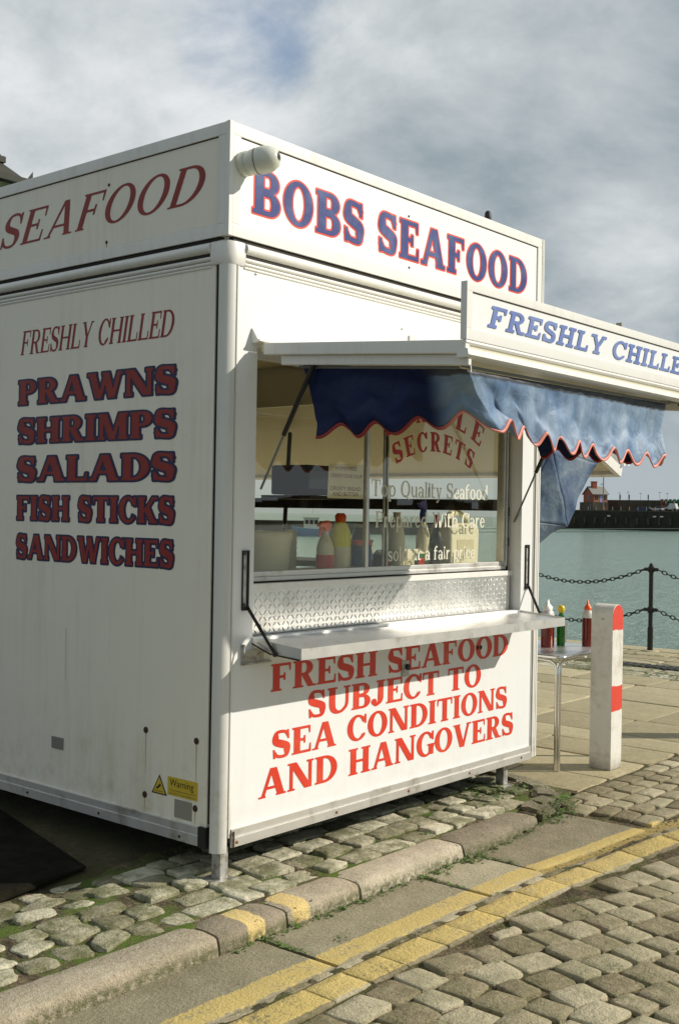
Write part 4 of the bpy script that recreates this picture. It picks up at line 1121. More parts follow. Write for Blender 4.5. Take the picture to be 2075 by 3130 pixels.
for k in (0, 1): MB().box(2.6185 + k * .014, 2.6265 + k * .014, -0.014, 0.02, HZ0 - .002, HZ1 + .004).build('corner_strip', 'white_trim', ff)
MB().box(0.05, 2.6, 0.04, KD - .05, 2.742, 2.80).build('roof_deck', 'white_trim', kiosk)
# rust and gap under the fascia
MB().box(0.03, 2.60, 0.0, 0.025, 2.764, 2.781).build('gap', 'dark_gap', kiosk); MB().box(0.0, 0.025, 0.05, KD, 2.764, 2.781).build('gap', 'dark_gap', kiosk)
MB().lathe([(.018, 0), (.020, .02), (.018, .05), (.010, .06)], (2.06, .02, HZ1), 12).build('roof_stud', 'rubber', kiosk, auto=40)


def on_front(x0, x1, z0a, z1a, z0b=None, z1b=None, plane=0.0, slant=0.0, zc=None):
    z0b = z0a if z0b is None else z0b; z1b = z1a if z1b is None else z1b
    return lambda u, v, h: (lin(x0, x1, u) + slant * v, plane - h, lin(lin(z0a, z0b, u), lin(z1a, z1b, u), v))
def on_side(y0, y1, z0a, z1a, z0b=None, z1b=None, plane=0.0, slant=0.0):
    z0b = z0a if z0b is None else z0b; z1b = z1a if z1b is None else z1b
    return lambda u, v, h: (plane - h, lin(y0, y1, u) - slant * v, lin(lin(z0a, z0b, u), lin(z1a, z1b, u), v))


# lettering on the front fascia
f = on_front(0.140, 2.450, 2.908, 3.105, plane=-0.004)
lettering('lettering_outline', 'BOBS SEAFOOD', 'clar', f, 'coral_letter', ff, off=.042, gap=.115, lift=.0010)
lettering('lettering', 'BOBS SEAFOOD', 'clar', f, 'blue_letter', ff, off=0.0, gap=.115, lift=.0022)
# side fascia and side wall
lettering('lettering', 'SEAFOOD', 'ital', on_side(1.700, 0.190, 2.944, 3.108, 2.952, 3.117, plane=-.004, slant=.078), 'maroon_letter', fs_, off=.008, gap=.14, lift=.0012)
sw = [o for o in COL.objects if o.name == 'side_wall'][0]
lettering('lettering', 'FRESHLY CHILLED', 'ital', on_side(1.495, 0.345, 2.379, 2.498, plane=0, slant=.022), 'maroon_letter', sw, off=.010, gap=.09, lift=.0012)
for txt, z0, z1 in (('PRAWNS', 2.123, 2.247), ('SHRIMPS', 1.926, 2.051), ('SALADS', 1.733, 1.857), ('FISH STICKS', 1.538, 1.659), ('SANDWICHES', 1.342, 1.464)):
    f = on_side(1.503, 0.310, z0, z1)
    gp = .07 if len(txt) < 9 else .06
    lettering('lettering_outline', txt, 'slab', f, 'navy_letter', sw, off=.064, gap=gp, lift=.0010)
    lettering('lettering', txt, 'slab', f, 'maroon_letter', sw, off=-.014, gap=gp, lift=.0022)
# lower front
fwall = [o for o in COL.objects if o.name == 'front_wall'][0]
for txt, x0, x1, z0, z1 in (('FRESH SEAFOOD', 0.312, 2.318, 0.792, 0.915), ('SUBJECT TO', 0.566, 2.035, 0.641, 0.765), ('SEA CONDITIONS', 0.327, 2.318, 0.487, 0.610), ('AND HANGOVERS', 0.245, 2.392, 0.322, 0.449)):
    lettering('lettering', txt, 'pal', on_front(x0, x1, z0, z1), 'red_letter', fwall, off=.006, gap=.065, lift=.0012)


# small marks on the side wall
def disc(name, m, parent, c, r, ax, t=.003, n=14): return MB().lathe([(r, 0), (r * .96, t), (r * .5, t + .0015)], c, n, ax).build(name, m, parent, auto=40)
for y, z in ((0.477, .600), (0.143, .596), (0.477, .307), (0.144, .302)):
    disc('bolt_hole', 'rust_dark', sw, (0, y, z), .015, (-1, 0, 0))
    MB().add([(-.0008, y + .004, z - .012), (-.0008, y - .004, z - .012), (-.0008, y - .001, max(.23, z - .20)), (-.0008, y + .001, max(.23, z - .20))], [(0, 1, 2, 3)]).build('stain', 'rust_streak', sw)
for y, z in ((0.803, 3.131), (0.814, 2.862)): disc('bolt_hole', 'rust_dark', fs_, (-.004, y, z), .008, (-1, 0, 0), .002, 10)
MB().add([(-.0052, .816, 2.855), (-.0052, .810, 2.855), (-.0052, .812, 2.835)], [(0, 1, 2)]).build('stain', 'rust', fs_)
MB().box(-.006, 0, 1.083, 1.175, .420, .478).build('vent_cover', 'grey_plastic', sw, bevel=.004, seg=3)
MB().box(-.0022, 0, .165, .276, .242, .322).build('data_plate', 'label_grey', sw)
for (ya, za, yb, zb, wd) in ((1.078, 1.016, 1.076, .76, .0022),): MB().add([(-.0008, ya + wd, za), (-.0008, ya - wd, za), (-.0008, yb - wd * .3, zb), (-.0008, yb + wd * .3, zb)], [(0, 1, 2, 3)]).build('stain', 'rust_streak', sw)
# warning stickers
tri = MB().add([(-.0012, .379, .414), (-.0012, .431, .325), (-.0012, .327, .325)], [(0, 1, 2)]).build('warning_triangle', 'black_print', sw)
MB().add([(-.0020, .379, .403), (-.0020, .4205, .331), (-.0020, .3375, .331)], [(0, 1, 2)]).build('sticker_field', 'yellow_sticker', tri)
MB().add([(-.0027, .400, .352), (-.0027, .392, .346), (-.0027, .366, .366), (-.0027, .372, .375)], [(0, 1, 2, 3)]).build('symbol', 'black_print', tri)
MB().add([(-.0027, .412, .340), (-.0027, .412, .337), (-.0027, .350, .337), (-.0027, .350, .340)], [(0, 1, 2, 3)]).build('small_print', 'brown_print', tri)
stk = MB().box(-.0014, 0, .130, .324, .334, .416).build('warning_sticker', 'yellow_sticker', sw)


def sans(name, body, parent, m, fmap, width, height):
    """flat sans lettering from the built-in font, fitted to a box"""
    cu = bpy.data.curves.new('tmp', 'FONT'); cu.body = body; cu.resolution_u = 3; cu.align_x = 'LEFT'
    ob = bpy.data.objects.new('tmp', cu); COL.objects.link(ob); bpy.context.view_layer.update()
    me = ob.evaluated_get(bpy.context.evaluated_depsgraph_get()).to_mesh()
    xs_ = [v.co.x for v in me.vertices]; ys_ = [v.co.y for v in me.vertices]; a, b, c, d = min(xs_), max(xs_), min(ys_), max(ys_)
    mb = MB(); mb.add([fmap((v.co.x - a) / (b - a), (v.co.y - c) / (d - c), 0) for v in me.vertices], [tuple(p.vertices) for p in me.polygons])
    ob.to_mesh_clear(); bpy.data.objects.remove(ob); bpy.data.curves.remove(cu)
    return mb.build(name, m, parent)


sans('lettering', 'Warning', stk, 'black_print', on_side(.309, .155, .366, .407, plane=-.0022), 1, 1)
for z in (.3575, .343): 
    sans('small_print', 'These premises are protected' if z > .35 else 'by CCTV surveillance', stk, 'brown_print', on_side(.309 , .143, z - .005, z + .005, plane=-.0022), 1, 1)

# legs
for n_, (x, y) in enumerate(((0.045, 0.045), (2.385, 0.075), (0.05, KD - .1), (2.4, KD - .1))):
    l = MB().box(x - .012, x + .036, y - .027, y + .027, .010, .146).build('leg', 'galvanised', kiosk, bevel=.003)
    MB().box(x - .055, x + .060, y - .055, y + .055, .002, .011).build('foot_plate', 'galvanised', l)
MB().box(.3, 2.3, 1.9, 2.0, .09, .144).build('axle', 'black_metal', kiosk)

# window unit
WY = 0.10
WZB, WZT = 1.283, OZ1
win = MB()
win.box(OX0 + .002, OX1 - .025, WY - .012, WY + .035, WZB, WZB + .020); win.box(OX0 + .004, OX1 - .027, WY - .004, WY + .031, WZB + .020, WZB + .045)
win.box(OX0 + .002, OX0 + .05, WY - .012, WY + .035, WZB + .045, WZT); win.box(OX1 - .06, OX1 - .045, WY - .014, WY + .035, WZB + .045, WZT); win.box(OX1 - .040, OX1 - .027, WY - .022, WY + .035, WZB + .020, WZT)
win.box(OX0 + .05, OX1 - .06, WY - .012, WY + .035, WZT - .05, WZT)
window = win.build('window', 'aluminium', kiosk, bevel=.0015, seg=1)
MB().box(1.090, 1.112, WY - .010, WY + .012, WZB + .045, WZT - .05).build('sash', 'aluminium', window)
MB().box(1.268, 1.276, WY + .016, WY + .026, WZB + .045, WZT - .05).build('sash', 'aluminium', window); MB().box(1.296, 1.306, WY + .016, WY + .026, WZB + .045, WZT - .05).build('sash', 'aluminium', window)
MB().box(1.276, 1.296, WY + .018, WY + .024, WZB + .045, WZT - .05).build('seal', 'rubber', window)
MB().box(OX0 + .05, 1.095, WY + .000, WY + .004, WZB + .045, WZT - .05).build('pane', 'window_glass', window)
MB().box(1.106, OX1 - .06, WY + .000, WY + .004, WZB + .045, WZT - .05).build('pane', 'window_glass', window)
MB().box(OX1 - .0265, OX1 - .002, WY - .010, WY + .035, WZB - .01, WZT).build('seal', 'rubber', window)
for z in (1.42, 1.60): MB().box(OX1 - .024, OX1 - .008, WY - .020, WY - .0105, z, z + .05).build('catch', 'black_metal', window)
# jambs and head of the opening
m = MB(); m.box(OX1, OX1 + .012, T_, WY + .035, OZ0, OZ1); m.box(OX0 - .012, OX0, T_, WY + .035, OZ0, OZ1); m.box(OX0, OX1, T_, WY + .035, OZ1, OZ1 + .012); m.build('opening_lining', 'white_trim', kiosk)
MB().box(OX0 + .003, OX1 - .003, T_ + .001, WY + .03, 1.02, 1.045).build('opening_base', 'dark_gap', kiosk)
MB().box(OX0 + .002, OX1 - .002, WY - .010, WY + .034, 1.05, WZB - .002).build('backing', 'dark_gap', kiosk)
# chequer plate upstand
PX0, PX1, PY_ = OX0 + .004, 2.425, 0.062
cp = MB().box(PX0, PX1, PY_, PY_ + .004, 1.045, 1.247).build('chequer_plate', 'brushed_metal', kiosk)
MB().box(PX0, PX1 + .03, PY_ - .006, WY - .014, 1.2475, 1.276).build('capping', 'white_trim', cp, bevel=.002)
tm = MB(); nx_ = int((PX1 - PX0) / .031); nz_ = 7
for a in range(nx_):
    for b in range(nz_):
        x = PX0 + .014 + a * .031; z = 1.060 + b * .0275; s = 1 if (a + b) % 2 else -1
        L, wd = .0155, .0045; c, d = math.cos(R(48)) * L, math.sin(R(48)) * L * s; nx2, nz2 = -math.sin(R(48)) * s * wd, math.cos(R(48)) * wd
        e = [(x - c, z - d), (x + nx2, z + nz2), (x + c, z + d), (x - nx2, z - nz2)]
        tm.add([(p, PY_ - .0001, q) for p, q in e] + [(x - c * .45, PY_ - .0032, z - d * .45), (x + c * .45, PY_ - .0032, z + d * .45)], [(0, 1, 4), (1, 5, 4), (1, 2, 5), (2, 3, 5), (3, 4, 5), (3, 0, 4)])
stuff(tm.build('tread_pattern', 'brushed_metal', cp))

# counter flap
CY, CZF, CZB = -0.289, 1.015, 1.036
m = MB(); m.hexa([(OX0, CY, CZF - .004), (OX1, CY, CZF - .004), (OX0, .055, CZB - .004), (OX1, .055, CZB - .004), (OX0, CY, CZF), (OX1, CY, CZF), (OX0, .055, CZB), (OX1, .055, CZB)])
ct = m.build('counter', 'brushed_metal', kiosk)
m = MB(); m.box(OX0 - .001, OX1 + .001, CY - .006, CY, CZF - .042, CZF + .006)
m.hexa([(OX0 - .006, CY - .006, CZF - .042), (OX0 - .001, CY - .006, CZF - .042), (OX0 - .006, .0, CZB - .032), (OX0 - .001, .0, CZB - .032), (OX0 - .006, CY - .006, CZF + .006), (OX0 - .001, CY - .006, CZF + .006), (OX0 - .006, .0, CZB + .008), (OX0 - .001, .0, CZB + .008)])
m.hexa([(OX1 + .001, CY - .006, CZF - .042), (OX1 + .006, CY - .006, CZF - .042), (OX1 + .001, .0, CZB - .032), (OX1 + .006, .0, CZB - .032), (OX1 + .001, CY - .006, CZF + .006), (OX1 + .006, CY - .006, CZF + .006), (OX1 + .001, .0, CZB + .008), (OX1 + .006, .0, CZB + .008)])
m.build('rim', 'aluminium', ct)
MB().box(OX0 + .01, OX1 - .01, -.004, -.0005, .955, 1.0).build('hinge_strip', 'white_trim', kiosk)
# slotted stays each side
def stay(x, x_arm, side):
    s = MB(); s.box(x - .022, x - .004, -.008, -.0003, 1.178, 1.425); s.box(x + .008, x + .016, -.010, -.0003, 1.185, 1.425); s.box(x - .022, x + .018, -.009, -.0003, 1.417, 1.43); s.box(x - .022, x + .018, -.012, -.0003, 1.168, 1.185)
    o = s.build('stay_slot', 'black_metal', kiosk); MB().box(x - .020, x - .006, -.0095, -.0082, 1.20, 1.41).build('channel', 'galvanised', o)
    a = Vector((x + .006, -.012, 1.180)); b = Vector((x_arm, -0.150, .985)); mb_ = MB(); d = Vector((0, .0, .012)); w_ = Vector((.002, 0, 0)); nrm = (b - a).cross(Vector((1, 0, 0))).normalized() * .008
    mb_.hexa([a - nrm - w_, a - nrm + w_, a + nrm - w_, a + nrm + w_, b - nrm - w_, b - nrm + w_, b + nrm - w_, b + nrm + w_]); mb_.build('arm', 'black_metal', o)
    MB().lathe([(.011, -.006), (.011, .006)], b, 10, (1, 0, 0)).build('pivot', 'black_metal', o)
stay(0.138, 0.178, 0); stay(2.517, 2.462, 1)
br = MB(); br.box(0.118, .126, -.02, -.0003, .93, 1.02); br.box(.126, .30, -.016, -.0003, .93, .938); br.box(.126, .30, -.016, -.0003, .985, .992); br.box(.126, .26, -.006, -.0003, .938, .985)
br.build('bracket', 'galvanised', kiosk)
MB().tube([(.165, -.02, 1.022), (.175, -.12, .985), (.182, -.285, .972)], .004, 6).build('bracket_rod', 'black_metal', kiosk)
# latches and holes on the lower front
lk = MB().box(1.285, 1.345, -.008, -.0003, .765, .845).build('latch', 'galvanised', kiosk, bevel=.002, seg=1); disc('knob', 'black_metal', lk, (1.325, -.008, .812), .016, (0, -1, 0), .012)
for x, z in ((1.995, .858), (2.028, .857)): disc('bolt_hole', 'rust_dark', fwall, (x, 0, z), .013, (0, -1, 0))
MB().add([(2.024, -.0008, .845), (2.033, -.0008, .845), (2.031, -.0008, .78), (2.027, -.0008, .78)], [(0, 1, 2, 3)]).build('stain', 'rust_streak', fwall)
for x, z, fo_ in ((0.171, 2.643, 0), (1.242, 2.547, 0), (1.279, 3.129, 1), (1.289, 2.867, 1), (2.43, 1.33, 0)): disc('rivet', 'galvanised' if not fo_ else 'rust_dark', fwall if not fo_ else ff, (x, 0 if not fo_ else -.004, z), .006, (0, -1, 0), .003, 10)
MB().box(1.30, 1.355, -.010, -.0003, 2.495, 2.52).build('catch_plate', 'white_trim', kiosk)

# raised hatch
HY0, HY1 = -0.012, -1.110
def hz(y): return 2.340 + (y - HY0) / (HY1 - HY0) * (2.262 - 2.340)   # top of hatch frame
HX0, HX1_ = 0.168, 2.470
def slab(mb, x0, x1, ya, yb, d0, d1):
    mb.hexa([(x0, ya, hz(ya) - d1), (x1, ya, hz(ya) - d1), (x0, yb, hz(yb) - d1), (x1, yb, hz(yb) - d1), (x0, ya, hz(ya) - d0), (x1, ya, hz(ya) - d0), (x0, yb, hz(yb) - d0), (x1, yb, hz(yb) - d0)])
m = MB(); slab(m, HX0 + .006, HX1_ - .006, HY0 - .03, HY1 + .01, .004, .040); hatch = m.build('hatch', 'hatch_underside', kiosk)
for a_, b_, c_, d_ in ((HX0, HX0 + .030, HX0 + .022, HX0 + .045), (HX1_ - .030, HX1_, HX1_ - .045, HX1_ - .022)):
    m = MB(); slab(m, a_, b_, HY0 - .045, HY1 + .002, .0, .052); slab(m, c_, d_, HY0 - .13, HY1 + .002, .0525, .094); m.build('side_rail', 'white_trim', hatch, bevel=.004)
# front rail: hollow step then bright lip
m = MB(); m.prism([(HY1 - .002, 2.262), (HY1 - .004, 2.254), (HY1 + .012, 2.246), (HY1 + .012, 2.236), (HY1 - .010, 2.228), (HY1 - .014, 2.206), (HY1 - .004, 2.198), (HY1 + .04, 2.198), (HY1 + .04, 2.262)], 0, HX0 - .002, HX1_ + .002); m.build('front_rail', 'white_trim', hatch, auto=35)
# hinge moulding
m = MB(); m.prism([(0, 2.402), (-.006, 2.402), (-.040, 2.352), (-.052, 2.350), (-.052, 2.343), (-.030, 2.338), (0, 2.338)], 0, 0.150, 2.49); m.build('hinge_moulding', 'white_trim', kiosk, auto=30)
# hatch sign board
SZ0, SZ1 = 2.265, 2.482
m = MB(); m.box(HX0, HX1_, HY1 + .002, HY1 + .022, SZ0, SZ1); hs = m.build('hatch_sign', 'white_panel', hatch)
yf = HY1 - .004
m = MB(); m.box(HX0 - .002, HX1_ + .002, yf, HY1 + .002, SZ1 - .034, SZ1 + .002); m.box(HX0 - .002, HX1_ + .002, yf, HY1 + .002, SZ0 - .001, SZ0 + .042); m.box(HX0 - .002, HX0 + .036, yf, HY1 + .002, SZ0 + .042, SZ1 - .034); m.box(HX1_ - .036, HX1_ + .002, yf, HY1 + .002, SZ0 + .042, SZ1 - .034)
m.box(HX0 - .004, HX0 - .0005, yf, HY1 + .024, SZ0 - .001, SZ1 + .002)
m.build('frame', 'white_trim', hs, bevel=.0015, seg=1)
MB().box(HX0 + .036, HX1_ - .036, HY1 - .0005, HY1 + .002, SZ1 - .0375, SZ1 - .034).build('shadow_gap', 'rust_dark', hs)
for k, x in enumerate((.40, 1.5)): MB().box(x - .004, x + .004, HY1 + .022, HY1 + .05, SZ0 + .1, SZ1 + .03).build('bracket', 'galvanised', hs) if x > 1 else None
lettering('lettering', 'FRESHLY CHILLED', 'type', on_front(0.318, 2.262, 2.331, 2.416, plane=HY1, slant=.033), 'faded_blue_letter', hs, off=.012, gap=.115, lift=-.0008 + .0018)


# gas struts
def strut(a, b, thick=.011, thin=.0055, name='gas_strut'):
    a, b = Vector(a), Vector(b); mid = a.lerp(b, .56)
    o = MB().tube([a, mid], thick, 10).build(name, 'black_metal', kiosk, auto=40); MB().tube([mid, b], thin, 8).build('rod', 'grey_metal', o, auto=40)
    MB().lathe([(.016, -.012), (.016, .012)], a, 10, (1, 0, 0)).build('pivot', 'black_metal', o)
strut((.205, -.32, 2.232), (.222, -.004, 1.70)); strut((2.40, -.30, 2.225), (2.44, .045, 1.565))
strut_sleeve = None

# blue awning curtain: three sides of one hanging cloth
def curtain():
    top = [(.225, -.24, 2.235), (.218, -.62, 2.20), (.215, -1.02, 2.165), (.245, -1.066, 2.160), (.75, -1.064, 2.166), (1.35, -1.062, 2.172), (2.06, -1.060, 2.180), (2.10, -1.03, 2.182), (2.12, -.62, 2.20), (2.12, -.25, 2.225)]
    bot = [(.232, -.33, 1.947), (.245, -.68, 1.945), (.35, -.985, 1.985), (.52, -1.045, 1.975), (.86, -1.045, 1.925), (1.35, -1.040, 1.903), (2.055, -1.052, 1.893), (2.10, -1.01, 1.905), (2.12, -.62, 1.93), (2.12, -.30, 1.955)]
    tt = [0, .33, .68, .76, 1.25, 1.85, 2.56, 2.64, 3.05, 3.42]
    def interp(P, t):
        for k in range(len(tt) - 1):
            if t <= tt[k + 1] + 1e-9:
                f = (t - tt[k]) / (tt[k + 1] - tt[k]); p0, p1, p2, p3 = [Vector(P[max(0, min(len(P) - 1, q))]) for q in (k - 1, k, k + 1, k + 2)]
                a = p1.lerp(p2, f); return a
        return Vector(P[-1])
    N, Mv = 420, 16; vs = []; fs = []; tv = []; tf = []
    for i in range(N + 1):
        t = 3.42 * i / N; a = interp(top, t); b = interp(bot, t)
        d = (interp(top, min(3.42, t + .02)) - interp(top, max(0, t - .02))); d.z = 0; d.normalize(); nrm = Vector((d.y, -d.x, 0))
        ph = t / .188; sc = (0.5 - 0.5 * math.cos(2 * math.pi * (ph + .45)))            # 0 at crests of the scallop
        drop = (.056 if t < .7 or t > 2.6 else .064) * (sc ** .85)
        for j in range(Mv + 1):
            v = j / Mv; e = b + Vector((0, 0, .030 - drop)); p = a.lerp(e, v)
            sag = -math.sin(math.pi * v) * .02
            wv = (math.sin(ph * 2 * math.pi * .5 + 1) * .004 + nz(t * 1.6, v * 1.5, 1.0, 4) * .050 + nz(t * 6, v * 2.5, 1.0, 8) * .022 + abs(nz(t * 3.2 + v * 1.6, v * 2.2 - t, 1.0, 11)) * .04) * (v ** .7) * (1 if v > 0 else 0) + nz(t * 16, 0, 1, 2) * .006 * (1 - v)
            if t > 2.56: wv *= .4
            p = p + nrm * (sag + wv); vs.append(tuple(p))
        e = Vector(vs[-1]); q = Vector(vs[-2]); dn = (e - q).normalized()
        tv += [tuple(e - dn * .004 + nrm * .0035), tuple(e + dn * .0105 + nrm * .0032), tuple(e + dn * .0105 - nrm * .0032), tuple(e - dn * .004 - nrm * .0035)]
    for i in range(N):
        for j in range(Mv): a = i * (Mv + 1) + j; fs.append((a, a + 1, a + Mv + 2, a + Mv + 1))
        for j in range(4): a = i * 4 + j; b = i * 4 + (j + 1) % 4; tf.append((a, b, b + 4, a + 4))
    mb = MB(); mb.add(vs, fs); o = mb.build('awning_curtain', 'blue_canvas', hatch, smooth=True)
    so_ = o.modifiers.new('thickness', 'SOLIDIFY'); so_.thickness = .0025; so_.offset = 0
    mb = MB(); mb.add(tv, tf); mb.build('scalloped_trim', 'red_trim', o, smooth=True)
    MB().tube([(.222, -.22, 2.225), (.215, -1.05, 2.165)], .006, 6).build('curtain_rod', 'grey_metal', hatch); MB().tube([(.215, -1.062, 2.172), (2.10, -1.060, 2.186)], .006, 6).build('curtain_rod', 'grey_metal', hatch)
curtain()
MB().tube([(.20, -1.078, 2.195), (.235, -1.080, 2.190), (.245, -1.082, 2.165), (.243, -1.082, 2.148)], .0045, 6).build('hook', 'galvanised', hatch)
MB().tube([(2.30, -1.02, 2.20), (2.31, -1.06, 2.17), (2.30, -1.10, 2.14), (2.28, -1.09, 2.12)], .0045, 6).build('hook', 'rust_dark', hatch)

# second hatch on the right-hand side of the kiosk, propped lower, with its own sign and hanging cloth
A = (KW + .01, 2.40); B = (3.86, 1.935)
def h2(mb, y0, y1, t0, t1, s0=0.0, s1=1.0):
    dx_, dz_ = B[0] - A[0], B[1] - A[1]; L = math.hypot(dx_, dz_); nx_, nz_ = dz_ / L, -dx_ / L
    def P(s, t, y): return (A[0] + dx_ * s + nx_ * t, y, A[1] + dz_ * s + nz_ * t)
    mb.hexa([P(s0, t1, y0), P(s1, t1, y0), P(s0, t1, y1), P(s1, t1, y1), P(s0, t0, y0), P(s1, t0, y0), P(s0, t0, y1), P(s1, t0, y1)]); return P
m = MB(); P2 = h2(m, .07, 3.90, .0, .035); hatch2 = m.build('side_hatch', 'hatch_underside', kiosk)
for q_ in ((.05, .085, -.012, .060), (3.88, 3.915, -.012, .060), (.0855, 3.8795, -.01, .06, .965, 1.0)): m = MB(); h2(m, *q_); m.build('side_rail', 'white_trim', hatch2, bevel=.004)
m = MB(); m.hexa([(3.835, .03, 1.955), (3.86, .03, 1.96), (3.835, 3.92, 1.955), (3.86, 3.92, 1.96), (3.885, .03, 2.20), (3.91, .03, 2.20), (3.885, 3.92, 2.20), (3.91, 3.92, 2.20)])
h2s = m.build('hatch_sign', 'white_panel', hatch2); MB().box(3.880, 3.915, .024, .030, 1.96, 2.205).build('frame', 'white_trim', h2s)
# its cloth: a gusset hanging from the side rail, folded
def gusset():
    # folded cloth: panels between pinned corners; the ridge runs from the kiosk wall down to the low corner
    V = {'a': (2.68, .10, 2.36), 'b': (3.45, .07, 2.08), 'c': (3.52, .07, 1.96), 't': (3.08, .03, 1.540), 'r': (2.80, .02, 2.02), 'k': (2.665, .13, 1.62), 'k2': (2.665, .12, 1.575), 'u': (2.72, .17, 1.335), 'm': (3.24, .05, 1.72), 't2': (3.02, .10, 1.505)}
    quads = (('a', 'r', 'k', 'k'), ('r', 't', 'k2', 'k'), ('a', 'b', 'c', 'r'), ('r', 'c', 'm', 't'), ('k2', 't', 't2', 'u'))
    mb = MB()
    for q in quads:
        P = [Vector(V[n_]) for n_ in q]; N = 14; vs = []
        for j in range(N + 1):
            for i_ in range(N + 1):
                u, v = i_ / N, j / N; p = P[0].lerp(P[1], u).lerp(P[3].lerp(P[2], u), v)
                vs.append((p.x, p.y + nz(p.x * 3, p.z * 3, 1, 6) * .035 + nz(p.x * 9, p.z * 9, 1, 6) * .010, p.z))
        mb.add(vs, [(j * (N + 1) + i_, j * (N + 1) + i_ + 1, (j + 1) * (N + 1) + i_ + 1, (j + 1) * (N + 1) + i_) for j in range(N) for i_ in range(N)])
    o = mb.build('hanging_cloth', 'weathered_canvas', hatch2, auto=25); s_ = o.modifiers.new('thickness', 'SOLIDIFY'); s_.thickness = .003
gusset()

# writing on the window
GP = WY - .0005
def on_glass(x0, x1, z0, z1, dz_=0.0): return lambda u, v, h: (lin(x0, x1, u), GP - h, lin(z0, z1, v) + dz_ * u)
lettering('lettering', 'Top Quality Seafood', 'lower', on_glass(1.140, 2.230, 1.690, 1.775), 'cream_letter', window, off=.006, gap=.085, lift=.0008)
lettering('lettering', 'Prepared With Care', 'lower', on_glass(1.178, 2.200, 1.530, 1.612), 'cream_letter', window, off=.006, gap=.085, lift=.0008)
lettering('lettering', 'sold at a fair price', 'lower', on_glass(1.287, 2.104, 1.354, 1.428), 'cream_letter', window, off=.006, gap=.085, lift=.0008)
def on_arc(cx, cz, r, a0, a1, hgt):
    return lambda u, v, h: (cx + (r + v * hgt) * math.sin(R(lin(a0, a1, u))), GP - h, cz + (r + v * hgt) * math.cos(R(lin(a0, a1, u))))
lettering('lettering', 'SECRETS', 'arc', on_arc(1.695, 1.17, .775, -27, 27, .105), 'window_red_letter', window, off=.006, gap=.20, lift=.0008)
lettering('lettering', 'SIMPLE', 'arc', on_arc(1.695, 1.17, .935, -28, 28, .12), 'window_red_letter', window, off=.006, gap=.35, lift=.0008)

# security camera
cc = thing('security_camera', (.10, -.004, 3.115), 'white dome security camera bolted beside the first letter of the fascia sign', 'security camera')
d_ = Vector((.34, -.93, .10)).normalized(); b0 = Vector((.075, -.005, 3.10))
MB().lathe([(.050, 0), (.054, .006), (.054, .03), (.050, .036)], b0 + Vector((0, -.006, 0)), 22, (0, -1, 0)).build('base', 'camera_white', cc, auto=40)
MB().lathe([(.040, -.01), (.050, .0), (.056, .035), (.057, .045)], b0 + Vector((0, -.03, 0)), 22, d_).build('housing', 'camera_white', cc, auto=40)
MB().lathe([(.056, .0), (.0585, .012), (.0585, .035), (.054, .062), (.040, .088), (.020, .098), (.018, .092), (.002, .091)], b0 + Vector((0, -.03, 0)) + d_ * .048, 22, d_).build('head', 'camera_white', cc, auto=50)
MB().lathe([(.017, .0), (.012, .004), (.002, .006)], b0 + Vector((0, -.03, 0)) + d_ * .1395, 14, d_).build('lens', 'lens_glass', cc)
MB().lathe([(.0570, .0), (.0570, .003)], b0 + Vector((0, -.03, 0)) + d_ * .0455, 22, d_).build('seam', 'rubber', cc)

# the far-side opening: mid rail, stay and a dark till beside it
MB().box(KW - .040, KW - .008, .125, KD - .355, 1.63, 1.70).build('opening_rail', 'interior_dark', kiosk)
MB().tube([(2.98, 2.35, 2.20), (2.66, 2.10, 1.40)], .016, 8).build('gas_strut', 'black_metal', kiosk)
till = thing('cash_till', (2.45, 1.70, 1.72), 'black boxy till on a shelf seen through the left pane of the kiosk window', 'till')
MB().box(2.28, 2.58, 1.55, 1.88, 1.72, 1.92).build('body', 'matt_black', till, bevel=.012); MB().box(2.30, 2.56, 1.5485, 1.5495, 1.76, 1.88).build('screen', 'dark_window', till)
MB().box(2.25, KW - .041, 1.50, 1.94, 1.69, 1.715).build('till_shelf', 'interior_dark', kiosk)
MB().box(2.20, 2.60, .64, KD - .4, 1.245, 1.285).build('side_worktop', 'interior_counter', kiosk)

# ------------------------------------------------------------------ things inside the kiosk
MB().box(.06, 2.55, .145, .62, 1.255, 1.30).build('work_top', 'interior_counter', kiosk)
MB().box(.06, 2.55, .16, .60, Z0 + .07, 1.25).build('cupboard', 'interior_dark', kiosk)
MB().box(.10, 1.9, KD - .65, KD - .07, Z0 + .07, 1.12).build('back_counter', 'interior_dark', kiosk)
WT = 1.300


def near(c, y=.205):
    return (c[0] - (c[1] - y) * (c[0] + 3.44) / (c[1] + 3.52), y, c[2])


def bottle(name, c, prof, m, label, cat, cap_prof=None, cap_m=None, extra=None, group=None, n=16, lab=None):
    if c[2] > 1.29 and c[1] < .36 and c[1] > .2: c = near(c)
    t = thing(name, c, label, cat, group)
    MB().lathe(prof, c, n).build('body', m, t, auto=50)
    if cap_prof: MB().lathe([(r, h) for r, h in cap_prof], c, n).build('cap', cap_m, t, auto=50)
    if lab: MB().lathe([(lab[0], lab[1]), (lab[0], lab[2])], c, n).build('label', lab[3], t, auto=50)
    if extra: extra(t, c)
    return t


def trigger(m):
    def f(t, c):
        x, y, z = c
        mb = MB(); mb.prism([(x - .055, z + .232), (x - .045, z + .250), (x + .015, z + .262), (x + .035, z + .245), (x + .025, z + .215), (x + .012, z + .205), (x - .012, z + .205), (x - .018, z + .228)], 1, y - .014, y + .014)
        mb.prism([(x - .040, z + .232), (x - .030, z + .232), (x - .040, z + .180), (x - .050, z + .178)], 1, y - .007, y + .007)
        mb.build('trigger', m, t, bevel=.003)
    return f


